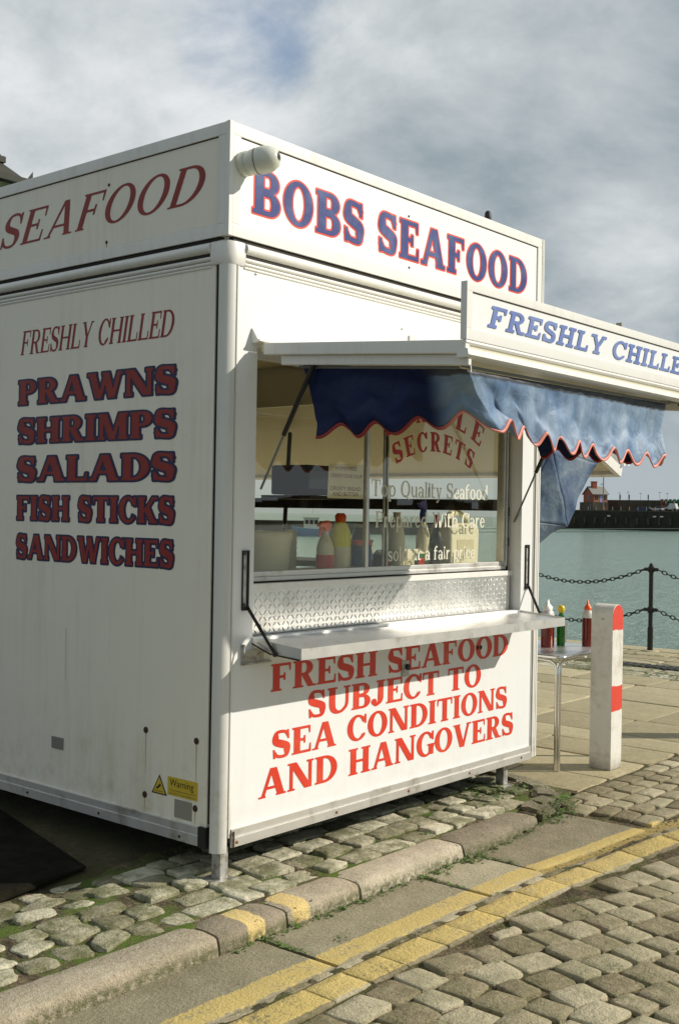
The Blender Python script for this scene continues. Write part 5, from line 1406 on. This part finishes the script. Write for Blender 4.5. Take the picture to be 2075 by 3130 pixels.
tub = thing('plastic_tub', (.60, .36, WT), 'wide white plastic tub behind the left end of the kiosk window', 'tub')
MB().lathe([(.14, 0), (.155, .16), (.155, .17)], (.60, .36, WT), 26).build('body', 'milky_plastic', tub, auto=50)
MB().lathe([(.160, .165), (.160, .195), (.150, .205)], (.60, .36, WT), 26).build('lid', 'milky_plastic', tub, auto=50)
bottle('spray_bottle', (1.02, .30, WT), [(.042, 0), (.044, .12), (.034, .16), (.014, .195), (.014, .21)], 'milky_plastic', 'clear spray bottle with an orange trigger head behind the left pane', 'spray bottle', extra=trigger('orange_plastic'), lab=(.0452, .02, .09, 'red_plastic'))
bottle('cleaner_bottle', (1.14, .30, WT), [(.052, 0), (.054, .17), (.050, .21), (.032, .245), (.022, .26)], 'lime_plastic', 'yellow cleaner bottle with an orange cap next to the mullion', 'cleaner bottle', [(.026, .255), (.030, .285), (.018, .30)], 'orange_plastic', lab=(.0552, .02, .13, 'milky_plastic'))
bottle('sauce_bottle', (1.31, .30, WT), [(.060, 0), (.062, .09), (.055, .13), (.050, .14)], 'blue_plastic', 'squat blue bottle with a red and black top behind the mullion', 'bottle', [(.050, .14), (.046, .20), (.028, .225)], 'black_plastic', lab=(.0515, .135, .165, 'red_plastic'))
bottle('oil_bottle', (1.625, .30, WT), [(.045, 0), (.046, .17), (.036, .23), (.018, .28), (.022, .31)], 'milky_plastic', 'tall pale bottle standing behind the word Prepared', 'bottle')
bottle('trigger_bottle', (1.93, .34, WT), [(.038, 0), (.040, .17), (.026, .23), (.016, .26)], 'label_white', 'white spray bottle with a blue and purple trigger beside the jerrycan', 'spray bottle', [(.018, .26), (.022, .30), (.016, .33)], 'blue_plastic', extra=lambda t, c: MB().prism([(c[0] - .05, c[2] + .36), (c[0] + .01, c[2] + .385), (c[0] + .02, c[2] + .33), (c[0] - .01, c[2] + .33)], 1, c[1] - .012, c[1] + .012).build('trigger', 'purple_plastic', t))
bottle('wine_bottle', (1.80, .155, WT), [(.038, 0), (.038, .15), (.030, .19), (.013, .23), (.013, .27)], 'black_plastic', 'dark bottle with a red top left of the jerrycan', 'bottle', [(.017, .255), (.017, .30)], 'red_plastic')
for k, (x, m_, lb) in enumerate(((1.36, 'blue_plastic', 'small blue carton behind the thin inner sash of the window'), (1.58, 'white_plastic', 'small white carton behind the words sold at'), (1.68, 'green_paint', 'small green carton left of the dark bottle'))):
    c = thing('carton', (x, .20, WT), lb, 'carton'); MB().box(x - .035, x + .035, .17, .23, WT, WT + .085).build('box', m_, c); MB().prism([(.17, WT + .085), (.20, WT + .11), (.23, WT + .085)], 0, x - .035, x + .035).build('gable_top', 'white_plastic', c); MB().box(x - .028, x + .028, .168, .1697, WT + .02, WT + .06).build('label', 'red_plastic' if k != 1 else 'label_white', c)
j = thing('jerrycan', (2.08, .24, WT), 'large white plastic jerrycan with a moulded handle at the right of the window', 'jerrycan')
MB().prism([(1.93, WT), (2.22, WT), (2.225, WT + .22), (2.20, WT + .255), (1.96, WT + .255), (1.925, WT + .22)], 1, .145, .30).build('body', 'white_plastic', j, bevel=.02, seg=3)
m = MB(); m.tube([(1.99, .22, WT + .25), (2.00, .22, WT + .29), (2.04, .22, WT + .31), (2.13, .22, WT + .31), (2.19, .22, WT + .28), (2.20, .22, WT + .25)], .018, 10); m.build('handle', 'white_plastic', j, auto=50)
MB().lathe([(.026, .25), (.026, .285)], (1.965, .17, WT), 14).build('cap', 'white_plastic', j)
MB().box(1.99, 2.16, .1435, .1445, WT + .05, WT + .16).build('label', 'label_white', j)
for k, (x, y, hh, m_, lb) in enumerate(((.86, .40, .20, 'label_white', 'stack of white paper cups behind the orange trigger bottle'), (1.46, .42, .24, 'label_white', 'tall stack of pale paper cups behind the inner window sash'), (1.56, .46, .15, 'milky_plastic', 'short stack of clear cups behind the white carton'))):
    c = thing('cup_stack', (x, y, WT), lb, 'cups')
    for q in range(int(hh / .028)): MB().lathe([(.030, q * .028), (.038, q * .028 + .040), (.040, q * .028 + .043)], (x, y, WT), 14).build('cup', m_, c, auto=50)
for k, (x, m_, lb) in enumerate(((1.22, 'red_plastic', 'small red carton at the foot of the mullion'), (1.50, 'yellow_plastic', 'small yellow carton right of the inner sash'))):
    c = thing('carton', (x, .19, WT), lb, 'carton'); MB().box(x - .03, x + .03, .17, .21, WT, WT + .06).build('box', m_, c); MB().box(x - .024, x + .024, .168, .1697, WT + .015, WT + .045).build('label', 'label_white', c)
tr = thing('salad_tray', (1.72, .42, WT), 'shallow steel tray of pale food behind the words sold at', 'tray')
m = MB(); m.box(1.60, 1.90, .34, .52, WT + .001, WT + .005); m.box(1.60, 1.605, .34, .52, WT + .005, WT + .05); m.box(1.895, 1.90, .34, .52, WT + .005, WT + .05); m.box(1.605, 1.895, .34, .345, WT + .005, WT + .05); m.box(1.605, 1.895, .515, .52, WT + .005, WT + .05); m.build('tray', 'steel_tube', tr)
fd = MB(); [fd.lathe([(.012, 0), (.018, .012), (.010, .024)], (random.uniform(1.62, 1.88), random.uniform(.36, .50), WT + random.uniform(.02, .05)), 7) for _ in range(90)]; stuff(fd.build('food_pieces', 'label_white', tr))
nt = thing('paper_notice', (.94, .108, 1.76), 'white paper notice for soup with bread and butter taped inside the left pane', 'notice')
MB().add([(.805, .1065, 1.672), (1.085, .1065, 1.672), (1.080, .1065, 1.845), (.812, .1065, 1.840), (.805, .1085, 1.672), (1.085, .1085, 1.672), (1.080, .1085, 1.845), (.812, .1085, 1.840)], [(0, 1, 2, 3), (7, 6, 5, 4), (0, 4, 5, 1), (1, 5, 6, 2), (2, 6, 7, 3), (3, 7, 4, 0)]).build('sheet', 'paper', nt)
for body, z, a, b in (('HOMEMADE', 1.812, .86, 1.03), ('CREAM CRAB SOUP', 1.775, .825, 1.07), ('CRUSTY BREAD', 1.712, .825, 1.06), ('AND BUTTER', 1.685, .84, 1.045)):
    sans('lettering', body, nt, 'maroon_letter', (lambda a, b, z: lambda u, v, h: (lin(a, b, u), .1058, z + v * .019))(a, b, z), 1, 1)

# ------------------------------------------------------------------ table and bottles
tb = thing('cafe_table', (3.3, .34, 0), 'square polished metal cafe table beside the kiosk with sauce bottles on it', 'table')
tx0, tx1, ty0, ty1, tz = 2.925, 3.66, -.015, .70, .722
MB().box(tx0 + .01, tx1 - .01, ty0 + .01, ty1 - .01, tz - .016, tz + .010).build('table_top', 'brushed_metal', tb, bevel=.004)
m = MB(); rr = .045
def rrect(x0, x1, y0, y1, r): 
    P = []
    for cx, cy, a in ((x1 - r, y0 + r, -90), (x1 - r, y1 - r, 0), (x0 + r, y1 - r, 90), (x0 + r, y0 + r, 180)): P += [(cx + r * math.cos(R(a + k * 15)), cy + r * math.sin(R(a + k * 15))) for k in range(7)]
    return P
ring = rrect(tx0, tx1, ty0, ty1, .05); ring = [(x, y, tz - .002) for x, y in ring]; m.tube(ring + [ring[0]], .0135, 8, caps=False); m.build('edge_tube', 'steel_tube', tb, smooth=True)
for (cx, cy, sx, sy) in ((tx0 + .035, ty0 + .035, 1, 1), (tx1 - .035, ty0 + .035, -1, 1), (tx0 + .035, ty1 - .035, 1, -1), (tx1 - .035, ty1 - .035, -1, -1)):
    for (ox, oy, ax_, ay_) in ((-.0, .013 * sy, 0, 1), (.013 * sx, -.0, 1, 0)):
        x, y = cx + ox, cy + oy
        MB().tube([(x, y, .004), (x, y, .60), (x, y, .645), (x + ax_ * sx * .012, y + ay_ * sy * .012, .672), (x + ax_ * sx * .04, y + ay_ * sy * .04, .690), (x + ax_ * sx * .13, y + ay_ * sy * .13, .696), (x + ax_ * sx * .30, y + ay_ * sy * .30, .696)], .0115, 10).build('leg', 'steel_tube', tb, smooth=False, auto=60)
TT = .7325


def squeeze(c, m_low, label, cm, fill=.17, r=.040):
    t = thing('squeeze_bottle', c, label, 'sauce bottle')
    MB().lathe([(r * .96, 0), (r, .01), (r, fill)], c, 18).build('sauce', m_low, t, auto=50)
    MB().lathe([(r, fill + .0005), (r, .205), (r * .9, .225), (r * .62, .24), (r * .60, .25)], c, 18).build('neck', 'clear_plastic', t, auto=50)
    MB().lathe([(r * .70, .245), (r * .72, .262), (r * .5, .270), (.008, .285), (.004, .31), (.001, .312)], c, 14).build('nozzle', cm, t, auto=50)
    return t


squeeze((3.555, .137, TT), 'red_sauce', 'ketchup squeeze bottle with an orange nozzle right beside the striped bollard', 'orange_plastic', .19, .036)
squeeze((3.30, .30, TT), 'red_sauce', 'red sauce bottle with a white nozzle nearest the kiosk corner on the table', 'white_plastic', .20, .040)
squeeze((3.375, .335, TT), 'brown_sauce', 'brown sauce bottle with a white nozzle right of the red one', 'white_plastic', .20, .042)
squeeze((3.33, .45, TT), 'red_sauce', 'sauce bottle with a white nozzle standing behind the other two', 'white_plastic', .20, .038)
bottle('lemon_juice_bottle', (3.451, .280, TT), [(.026, 0), (.028, .01), (.028, .16), (.024, .19), (.014, .21), (.013, .225)], 'green_glass', 'slim green bottle with a yellow cap and pale label on the cafe table', 'bottle',
       [(.015, .222), (.022, .232), (.024, .25), (.020, .266), (.008, .272)], 'yellow_plastic', extra=lambda t, c: MB().box(c[0] + .002, c[0] + .020, c[1] - .0305, c[1] - .026, c[2] + .02, c[2] + .15).build('label', 'label_white', t))

# ------------------------------------------------------------------ bollards
def bollard(x0, y0, label, rz=0.0, grp=None):
    a, b, hgt = .152, .150, 1.048
    t = thing('striped_bollard', (x0 + a / 2, y0 + b / 2, 0), label, 'bollard', grp)
    poly = [(x0, 0.0), (x0 + a, 0.0)] + [(x0 + a / 2 + a / 2 * math.cos(R(k)), hgt - .075 + .075 * math.sin(R(k))) for k in range(0, 181, 12)]
    MB().prism(poly, 1, y0, y0 + b).build('post', 'bollard_paint', t, bevel=.005)
    disc('cap_rivet', 'galvanised', t, (x0 - .0005, y0 + b * .45, .955), .008, (-1, 0, 0), .003)
    t.rotation_euler = (0, 0, rz); return t
bollard(3.222, -.212, 'white square bollard with red bands standing beside the metal cafe table', grp='red and white striped bollards')
bollard(5.35, -.95, 'red banded bollard standing on the setts out by the right-hand road edge', grp='red and white striped bollards')

# ------------------------------------------------------------------ quayside posts and chains
posts = [(9.55, 2.44 + 2.01 * k) for k in range(-3, 3)]
plabel = {-3: 'black quayside post farthest to the right of the kiosk', -2: 'black quayside post two along to the right of the one in view', -1: 'black quayside post next to the right of the one in view', 0: 'black iron post on the quay edge right of the striped bollard', 1: 'black quayside post hidden behind the far kiosk corner', 2: 'black quayside post behind the kiosk, farthest left'}
for k, (x, y) in zip(range(-3, 3), posts):
    t = thing('chain_post', (x, y, 0), plabel[k], 'post', 'posts of the quayside chain fence')
    MB().tube([(x, y, 0), (x, y, .29)], .034, 12).build('sleeve', 'black_metal', t, auto=50); MB().tube([(x, y, .29), (x, y, 1.02)], .026, 12).build('shaft', 'black_metal', t, auto=50)
    MB().lathe([(.027, 1.015), (.027, 1.045), (.012, 1.06)], (x, y, 0), 12).build('cap', 'black_metal', t, auto=50)
    for z in (.985, .50):
        m = MB(); m.lathe([(.036, z - .035), (.038, z - .03), (.038, z + .03), (.036, z + .035)], (x, y, 0), 12); m.tube([(x, y - .085, z), (x, y + .085, z)], .022, 8); m.build('collar', 'black_metal', t, auto=50)
    m = MB().lathe([(.11, 0), (.10, .012), (.05, .014)], (x, y, 0), 14).build('base', 'flag_stone', t, auto=50)
link_me = None
def chain(y0, y1, z, sag, label):
    global link_me
    if link_me is None:
        mb = MB(); L_, w_ = .038, .019; n = 14
        pth = [(L_ * math.cos(a) if abs(math.cos(a)) < .6 else (L_ - w_ * .0) * math.cos(a), w_ * math.sin(a) * 1.05, 0) for a in [2 * math.pi * k / n for k in range(n)]]
        mb.tube([(p[0], p[1], p[2]) for p in pth] + [pth[0]], .0065, 6, caps=False); link_me = mb.build('tmp', 'black_metal', smooth=True); me = link_me.data; bpy.data.objects.remove(link_me); me.name = 'link'; link_me = me
    t = thing('chain', (9.55, (y0 + y1) / 2, z - sag), label, 'chain', 'chains between the quayside posts')
    n = 33; pts = [Vector((9.55, lin(y0, y1, k / n), z - sag * (1 - (2 * k / n - 1) ** 2))) for k in range(n + 1)]
    for k in range(n):
        a, b = pts[k], pts[k + 1]; c = (a + b) / 2; q = (b - a).to_track_quat('X', 'Z')
        o = link('link', link_me, t, c - t.location); o.rotation_mode = 'QUATERNION'
        from mathutils import Quaternion
        o.rotation_quaternion = q @ Quaternion((1, 0, 0), R(90 if k % 2 else 12))
for k in range(5):
    y0, y1 = posts[k][1] + .085, posts[k + 1][1] - .085
    if k in (2, 3):
        chain(y0, y1, .985, .20, ('upper' if 1 else '') + (' black iron chain running right from the quayside post' if k == 2 else ' black iron chain hanging between the quayside post and the kiosk'))
        chain(y0, y1, .50, .20, 'lower' + (' black iron chain running right from the quayside post' if k == 2 else ' black iron chain hanging behind the striped bollard'))

# ------------------------------------------------------------------ far pier
PXW = 300.0
m = MB(); m.box(PXW, PXW + 60, -140, 178, -9, 3.45); pier = struct(m.build('harbour_pier', 'quay_wall_stone'))
MB().box(PXW + 11, PXW + 13, -140, 160, 3.45, 6.9).build('parapet', 'pier_stone', pier); MB().box(PXW + .0, PXW + .7, -140, 178, 3.45, 3.75).build('coping', 'pier_stone', pier)
for k in range(26): MB().box(PXW - .35, PXW, 163 - k * 3.3, 163.5 - k * 3.3, -.2, 1.7).build('fender', 'pier_stone', pier)
for y, m_ in ((134.5, 'boat_white'), (132.4, 'boat_white'), (148.5, 'boat_white')): MB().box(PXW - .36, PXW, y, y + .9, 1.9, 2.3).build('sign', m_, pier)
for k in range(14): MB().box(PXW + .2, PXW + .35, 161 - k * 2.6, 161.15 - k * 2.6, 3.75, 4.8).build('post', 'orange_paint' if k % 3 == 1 else 'grey_metal', pier)
# house on the pier
hx0, hy1 = PXW + 2.0, 155.2
hb = thing('pier_house', (hx0, hy1, 3.45), 'small orange brick house with grey roof and big chimney on the far pier', 'house')
hw, hd = 4.7, 6.0
MB().box(hx0 - .15, hx0 + hd + 2, hy1 - hw - .2, hy1 + .15, 3.45, 6.1).build('base_wall', 'pier_stone', hb)
MB().prism([(hx0, 6.1), (hx0 + hd, 6.1), (hx0 + hd, 8.5), (hx0 + hd / 2, 10.5), (hx0, 8.5)], 1, hy1 - hw, hy1).build('wall', 'house_orange', hb)
MB().box(hx0 - .06, hx0 - .0, hy1 - hw + .05, hy1 - .25, 6.1, 8.5).build('facade', 'house_orange_light', hb)
r_ = MB().prism([(hx0 - .45, 8.30), (hx0 + hd / 2, 10.62), (hx0 + hd + .45, 8.30), (hx0 + hd + .45, 8.46), (hx0 + hd / 2, 10.80), (hx0 - .45, 8.46)], 1, hy1 - hw - .4, hy1 + .35).build('roof', 'slate_roof', hb)
MB().box(hx0 + 2.0, hx0 + 3.2, hy1 - 2.3, hy1 - .9, 9.4, 12.1).build('chimney', 'house_orange', r_); MB().box(hx0 + 1.9, hx0 + 3.3, hy1 - 2.4, hy1 - .8, 12.1, 12.25).build('chimney_cap', 'brick_red', r_)
for y, wd, z0_, z1_, m_ in ((hy1 - 3.9, .9, 6.8, 8.0, 'dark_window'), (hy1 - 2.6, .8, 6.1, 8.1, 'lilac_paint'), (hy1 - 1.1, .9, 6.8, 8.0, 'dark_window')):
    o = MB().box(hx0 - .10, hx0 - .065, y - wd / 2, y + wd / 2, z0_, z1_).build('door' if m_[0] == 'l' else 'window', m_, hb)
    if m_[0] != 'l': MB().box(hx0 - .13, hx0 - .101, y - .05, y + .05, z0_, z1_).build('glazing_bar', 'house_orange_light', o)
MB().box(hx0 + 1.6, hx0 + 3.2, hy1, hy1 + .06, 6.7, 8.1).build('window', 'dark_window', hb)
MB().box(hx0 + .6, hx0 + 1.5, hy1 + .155, hy1 + .2, 3.45, 5.6).build('door', 'dark_window', hb)
hb.rotation_euler = (0, 0, R(55))
mast = thing('lamp_mast', (PXW + 1.2, 151.5, 3.45), 'tall grey mast rising in front of the orange pier house', 'mast'); MB().tube([(PXW + 1.2, 151.5, 3.45), (PXW + 1.2, 151.5, 13.4)], .14, 6).build('pole', 'grey_metal', mast); MB().box(PXW + 1.1, PXW + 1.3, 151.5, 152.4, 11.2, 11.4).build('arm', 'grey_metal', mast)
mn = 0
for y, hh_, lb in [(q[0] * 1.046, q[1], q[2]) for q in ((146.0, 9.1, 'thin lamp mast nearest the pier house'), (143.3, 9.4, 'thin lamp mast second from the pier house'), (139.5, 9.0, 'thin lamp mast midway along the far pier'), (133.8, 9.3, 'thin lamp mast above the parked cars on the far pier'), (131.6, 9.0, 'thin lamp mast near the green letters on the far pier'))]:
    t = thing('lamp_mast', (PXW + 14, y, 3.45), lb, 'mast', 'thin masts along the far pier'); MB().tube([(PXW + 14, y, 3.45), (PXW + 14, y, hh_)], .05, 5).build('pole', 'grey_metal', t); MB().box(PXW + 13.9, PXW + 14.1, y - .4, y + .4, hh_ - .12, hh_).build('lamp', 'grey_metal', t)


def car(y, z, L, m_, label, van=False, x=PXW + 4.5):
    t = thing('parked_van' if van else 'parked_car', (x, y, z), label, 'van' if van else 'car', 'vehicles parked on the far pier')
    hgt = 2.0 if van else 1.45
    lo = [(y - L / 2, z + .3), (y + L / 2, z + .3), (y + L / 2, z + .8), (y + L * .30, z + .92), (y - L / 2 + .1, z + .95)]
    MB().prism(lo, 0, x, x + 1.7).build('body', m_, t, bevel=.05)
    up_ = [(y - L * .44, z + .93), (y + L * .26, z + .91), (y + L * .10, z + hgt), (y - L * .36, z + hgt)]
    MB().prism(up_, 0, x + .1, x + 1.6).build('cabin', m_ if van else 'dark_window', t, bevel=.04)
    for s in (-.32, .32): MB().lathe([(.32, 0), (.32, .2)], (x - .02, y + s * L, z + .32), 12, (1, 0, 0)).build('wheel', 'tyre', t)
car(140.9, 3.45, 5.2, 'navy_paint', 'dark blue car parked on the far pier nearest the house'); car(136.9, 3.6, 4.2, 'silver_paint', 'low silver car parked right of the dark blue one on the far pier')
car(132.4, 3.9, 3.6, 'boat_white', 'white van parked below the green letters on the far pier', True); car(128.6, 3.6, 4.4, 'silver_paint', 'pale car parked farthest right on the far pier in view'); car(134.8, 4.4, 3.6, 'brick_red', 'dark red car parked behind the silver one on the far pier', x=PXW + 7)
car(124.0, 3.6, 4.3, 'navy_paint', 'dark car parked beyond the right-hand picture edge on the far pier')
# large green letter boards on the parapet
lb_ = thing('letter_sign', (PXW + 10.5, 129.5, 5.6), 'row of big green letter boards standing on the far pier', 'sign')
for k in range(9):
    y = 137.6 - k * 1.26; MB().box(PXW + 10.3, PXW + 10.6, y - .43, y + .43, 5.2, 7.2).build('letter', 'green_paint' if k > 1 else 'brick_red', lb_); MB().box(PXW + 10.2, PXW + 10.3, y - .12, y + .12, 5.7, 6.7).build('stroke', 'boat_white' if k in (1, 3, 5) else 'green_paint', lb_)
for y, lb in ((151.5, 'small figure walking on the far pier wall nearest the house'), (148.6, 'small figure standing on the far pier wall'), (142.6, 'small dark figure on the far pier wall above the silver car')):
    x = PXW + 12; t = thing('person', (x, y, 6.9), lb, 'person', 'distant people on the pier wall')
    MB().lathe([(.10, 0), (.16, .4), (.20, .85), (.17, 1.1), (.24, 1.38), (.10, 1.45), (.08, 1.5), (.11, 1.62), (.08, 1.74), (.01, 1.76)], (x, y, 6.9), 8).build('figure', 'black_plastic', t, auto=60)

# ------------------------------------------------------------------ the harbour behind the photographer (seen mirrored in the glass)
m = MB(); m.box(60, 520, -230, -200, -9, 2.2); bw = struct(m.build('breakwater', 'quay_wall_stone'))
m = MB()
for k in range(60): x = 90 + k * 6 + random.uniform(-2, 2); m.box(x, x + random.uniform(3, 7), -214, -206, 2.2, random.uniform(3.2, 6.8))
stuff(m.build('roofline', 'quay_wall_stone', bw))
bo = thing('fishing_boat', (0, 0, W_Z), 'blue and white fishing boat moored in the harbour, seen through the kiosk window', 'boat')
def hull(cx, cy, L, Wd, H, parent, m_):
    vs = []; st = [(-.5, .75, 1.0), (-.3, .95, .92), (0, 1, .90), (.3, .8, 1.0), (.45, .35, 1.18), (.5, .03, 1.30)]
    for u, wv, hh_ in st:
        for s, t_ in ((-1, 1), (-.85, .45), (-.35, -.25), (.35, -.25), (.85, .45), (1, 1)): vs.append((cx - u * L, cy + s * wv * Wd / 2, W_Z + H * hh_ * t_))
    fs = [(i * 6 + k, i * 6 + k + 1, (i + 1) * 6 + k + 1, (i + 1) * 6 + k) for i in range(5) for k in range(5)] + [(i * 6 + 5, i * 6, (i + 1) * 6, (i + 1) * 6 + 5) for i in range(5)] + [(0, 1, 2, 3, 4, 5), (35, 34, 33, 32, 31, 30)]
    MB().add(vs, fs).build('hull', m_, parent, auto=40)
hull(0, 0, 6.2, 2.4, 1.25, bo, 'boat_blue')
MB().box(-1.3, .9, -.8, .8, W_Z + 1.0, W_Z + 2.7).build('wheelhouse', 'boat_white', bo); MB().box(-1.45, 1.05, -.9, .9, W_Z + 2.7, W_Z + 2.8).build('roof', 'boat_white', bo)
for k in range(3): MB().box(-1.1 + k * .68, -.62 + k * .68, -.83, .83, W_Z + 1.8, W_Z + 2.4).build('window', 'dark_window', bo)
MB().tube([(0, 0, W_Z + 2.8), (0, 0, W_Z + 4.6)], .05, 6).build('mast', 'boat_white', bo)
bo.location = (123, 107.3, W_Z); bo.rotation_euler = (0, 0, R(-50))
b2 = thing('sailing_dinghy', (164, 158, W_Z), 'small white boat with a bare mast in the harbour, seen through the kiosk window', 'boat'); hull(164, 158, 5, 1.8, .9, b2, 'boat_white'); MB().tube([(164, 158, W_Z), (108, -112, W_Z + 6)], .05, 6).build('mast', 'grey_metal', b2)
b3 = thing('sailing_dinghy', (170, 128, W_Z), 'small blue boat with a bare mast in the harbour, seen through the kiosk window', 'boat'); hull(170, 128, 5.5, 1.9, .9, b3, 'boat_blue'); MB().tube([(170, 128, W_Z), (172, -118, W_Z + 6.5)], .05, 6).build('mast', 'grey_metal', b3)

lw_ = MB(); lw_.hexa([(82, 182, -9), (158, 106, -9), (85, 186, -9), (161, 110, -9), (82.5, 182.5, .2), (158, 106.5, .2), (84.5, 185.5, .2), (160, 109.5, .2)]); struct(lw_.build('low_breakwater', 'quay_wall_stone'))
# ------------------------------------------------------------------ building beyond the kiosk on the left
bb = thing('quayside_building', (10, 30, 0), 'old building with dark slate roof and corner gutter rising behind the kiosk', 'building')
ex, ey, ez = 16.2, 25.0, 11.10
MB().box(4, ex - .5, ey + .4, 40, -.1, ez - .05).build('wall', 'render_wall', bb)
MB().box(4 - .1, ex - .35, ey + .25, 40, ez - .5, ez - .1).build('cornice', 'render_wall', bb)
def hip(mb, x0, x1, y0, y1, z0, z1, ins):
    mb.add([(x0, y0, z0), (x1, y0, z0), (x1, y1, z0), (x0, y1, z0), (x0 + ins, y0 + ins, z1), (x1 - ins, y0 + ins, z1), (x1 - ins, y1 - ins, z1), (x0 + ins, y1 - ins, z1)], [(0, 1, 5, 4), (1, 2, 6, 5), (2, 3, 7, 6), (3, 0, 4, 7), (4, 5, 6, 7), (3, 2, 1, 0)]); return mb
rr_ = hip(MB(), 3.5, ex, ey, 40.4, ez + .04, ez + .52, .50).build('roof', 'slate_dark', bb)
hip(MB(), 4.1, ex - .50, ey + .50, 39.8, ez + .70, ez + 3.4, 1.3).build('upper_roof', 'slate_dark', rr_)
MB().box(4.05, ex - .42, ey + .42, 39.8, ez + .522, ez + .70).build('lead_band', 'slate_dark', rr_)
MB().box(4.45, ex - .80, ey + .80, 39.3, ez + 1.30, ez + 1.40).build('lead_band', 'slate_dark', rr_)
MB().box(3.5, ex + .0, ey - .12, ey - .005, ez - .12, ez + .06).build('gutter', 'slate_dark', rr_); MB().box(ex + .002, ex + .14, ey - .12, 40.4, ez - .12, ez + .06).build('gutter', 'slate_dark', rr_)
MB().add([(ex + .12, ey - .14, ez - .1), (ex + .16, ey - .10, ez - .1), (ex + .12, ey - .14, ez + .30), (ex - .05, ey - .14, ez + .07), (ex + .0, ey - .10, ez + .07)], [(0, 1, 2), (0, 2, 3), (3, 2, 4), (1, 4, 2), (0, 3, 4, 1)]).build('corner_spike', 'slate_dark', rr_)
for k in range(6): 
    w_ = MB().box(5 + k * 1.7, 5.8 + k * 1.7, ey + .36, ey + .42, 6.5, 8.3).build('window', 'dark_window', bb); MB().box(4.95 + k * 1.7, 5.85 + k * 1.7, ey + .25, ey + .41, 6.38, 6.49).build('sill', 'render_wall', w_)
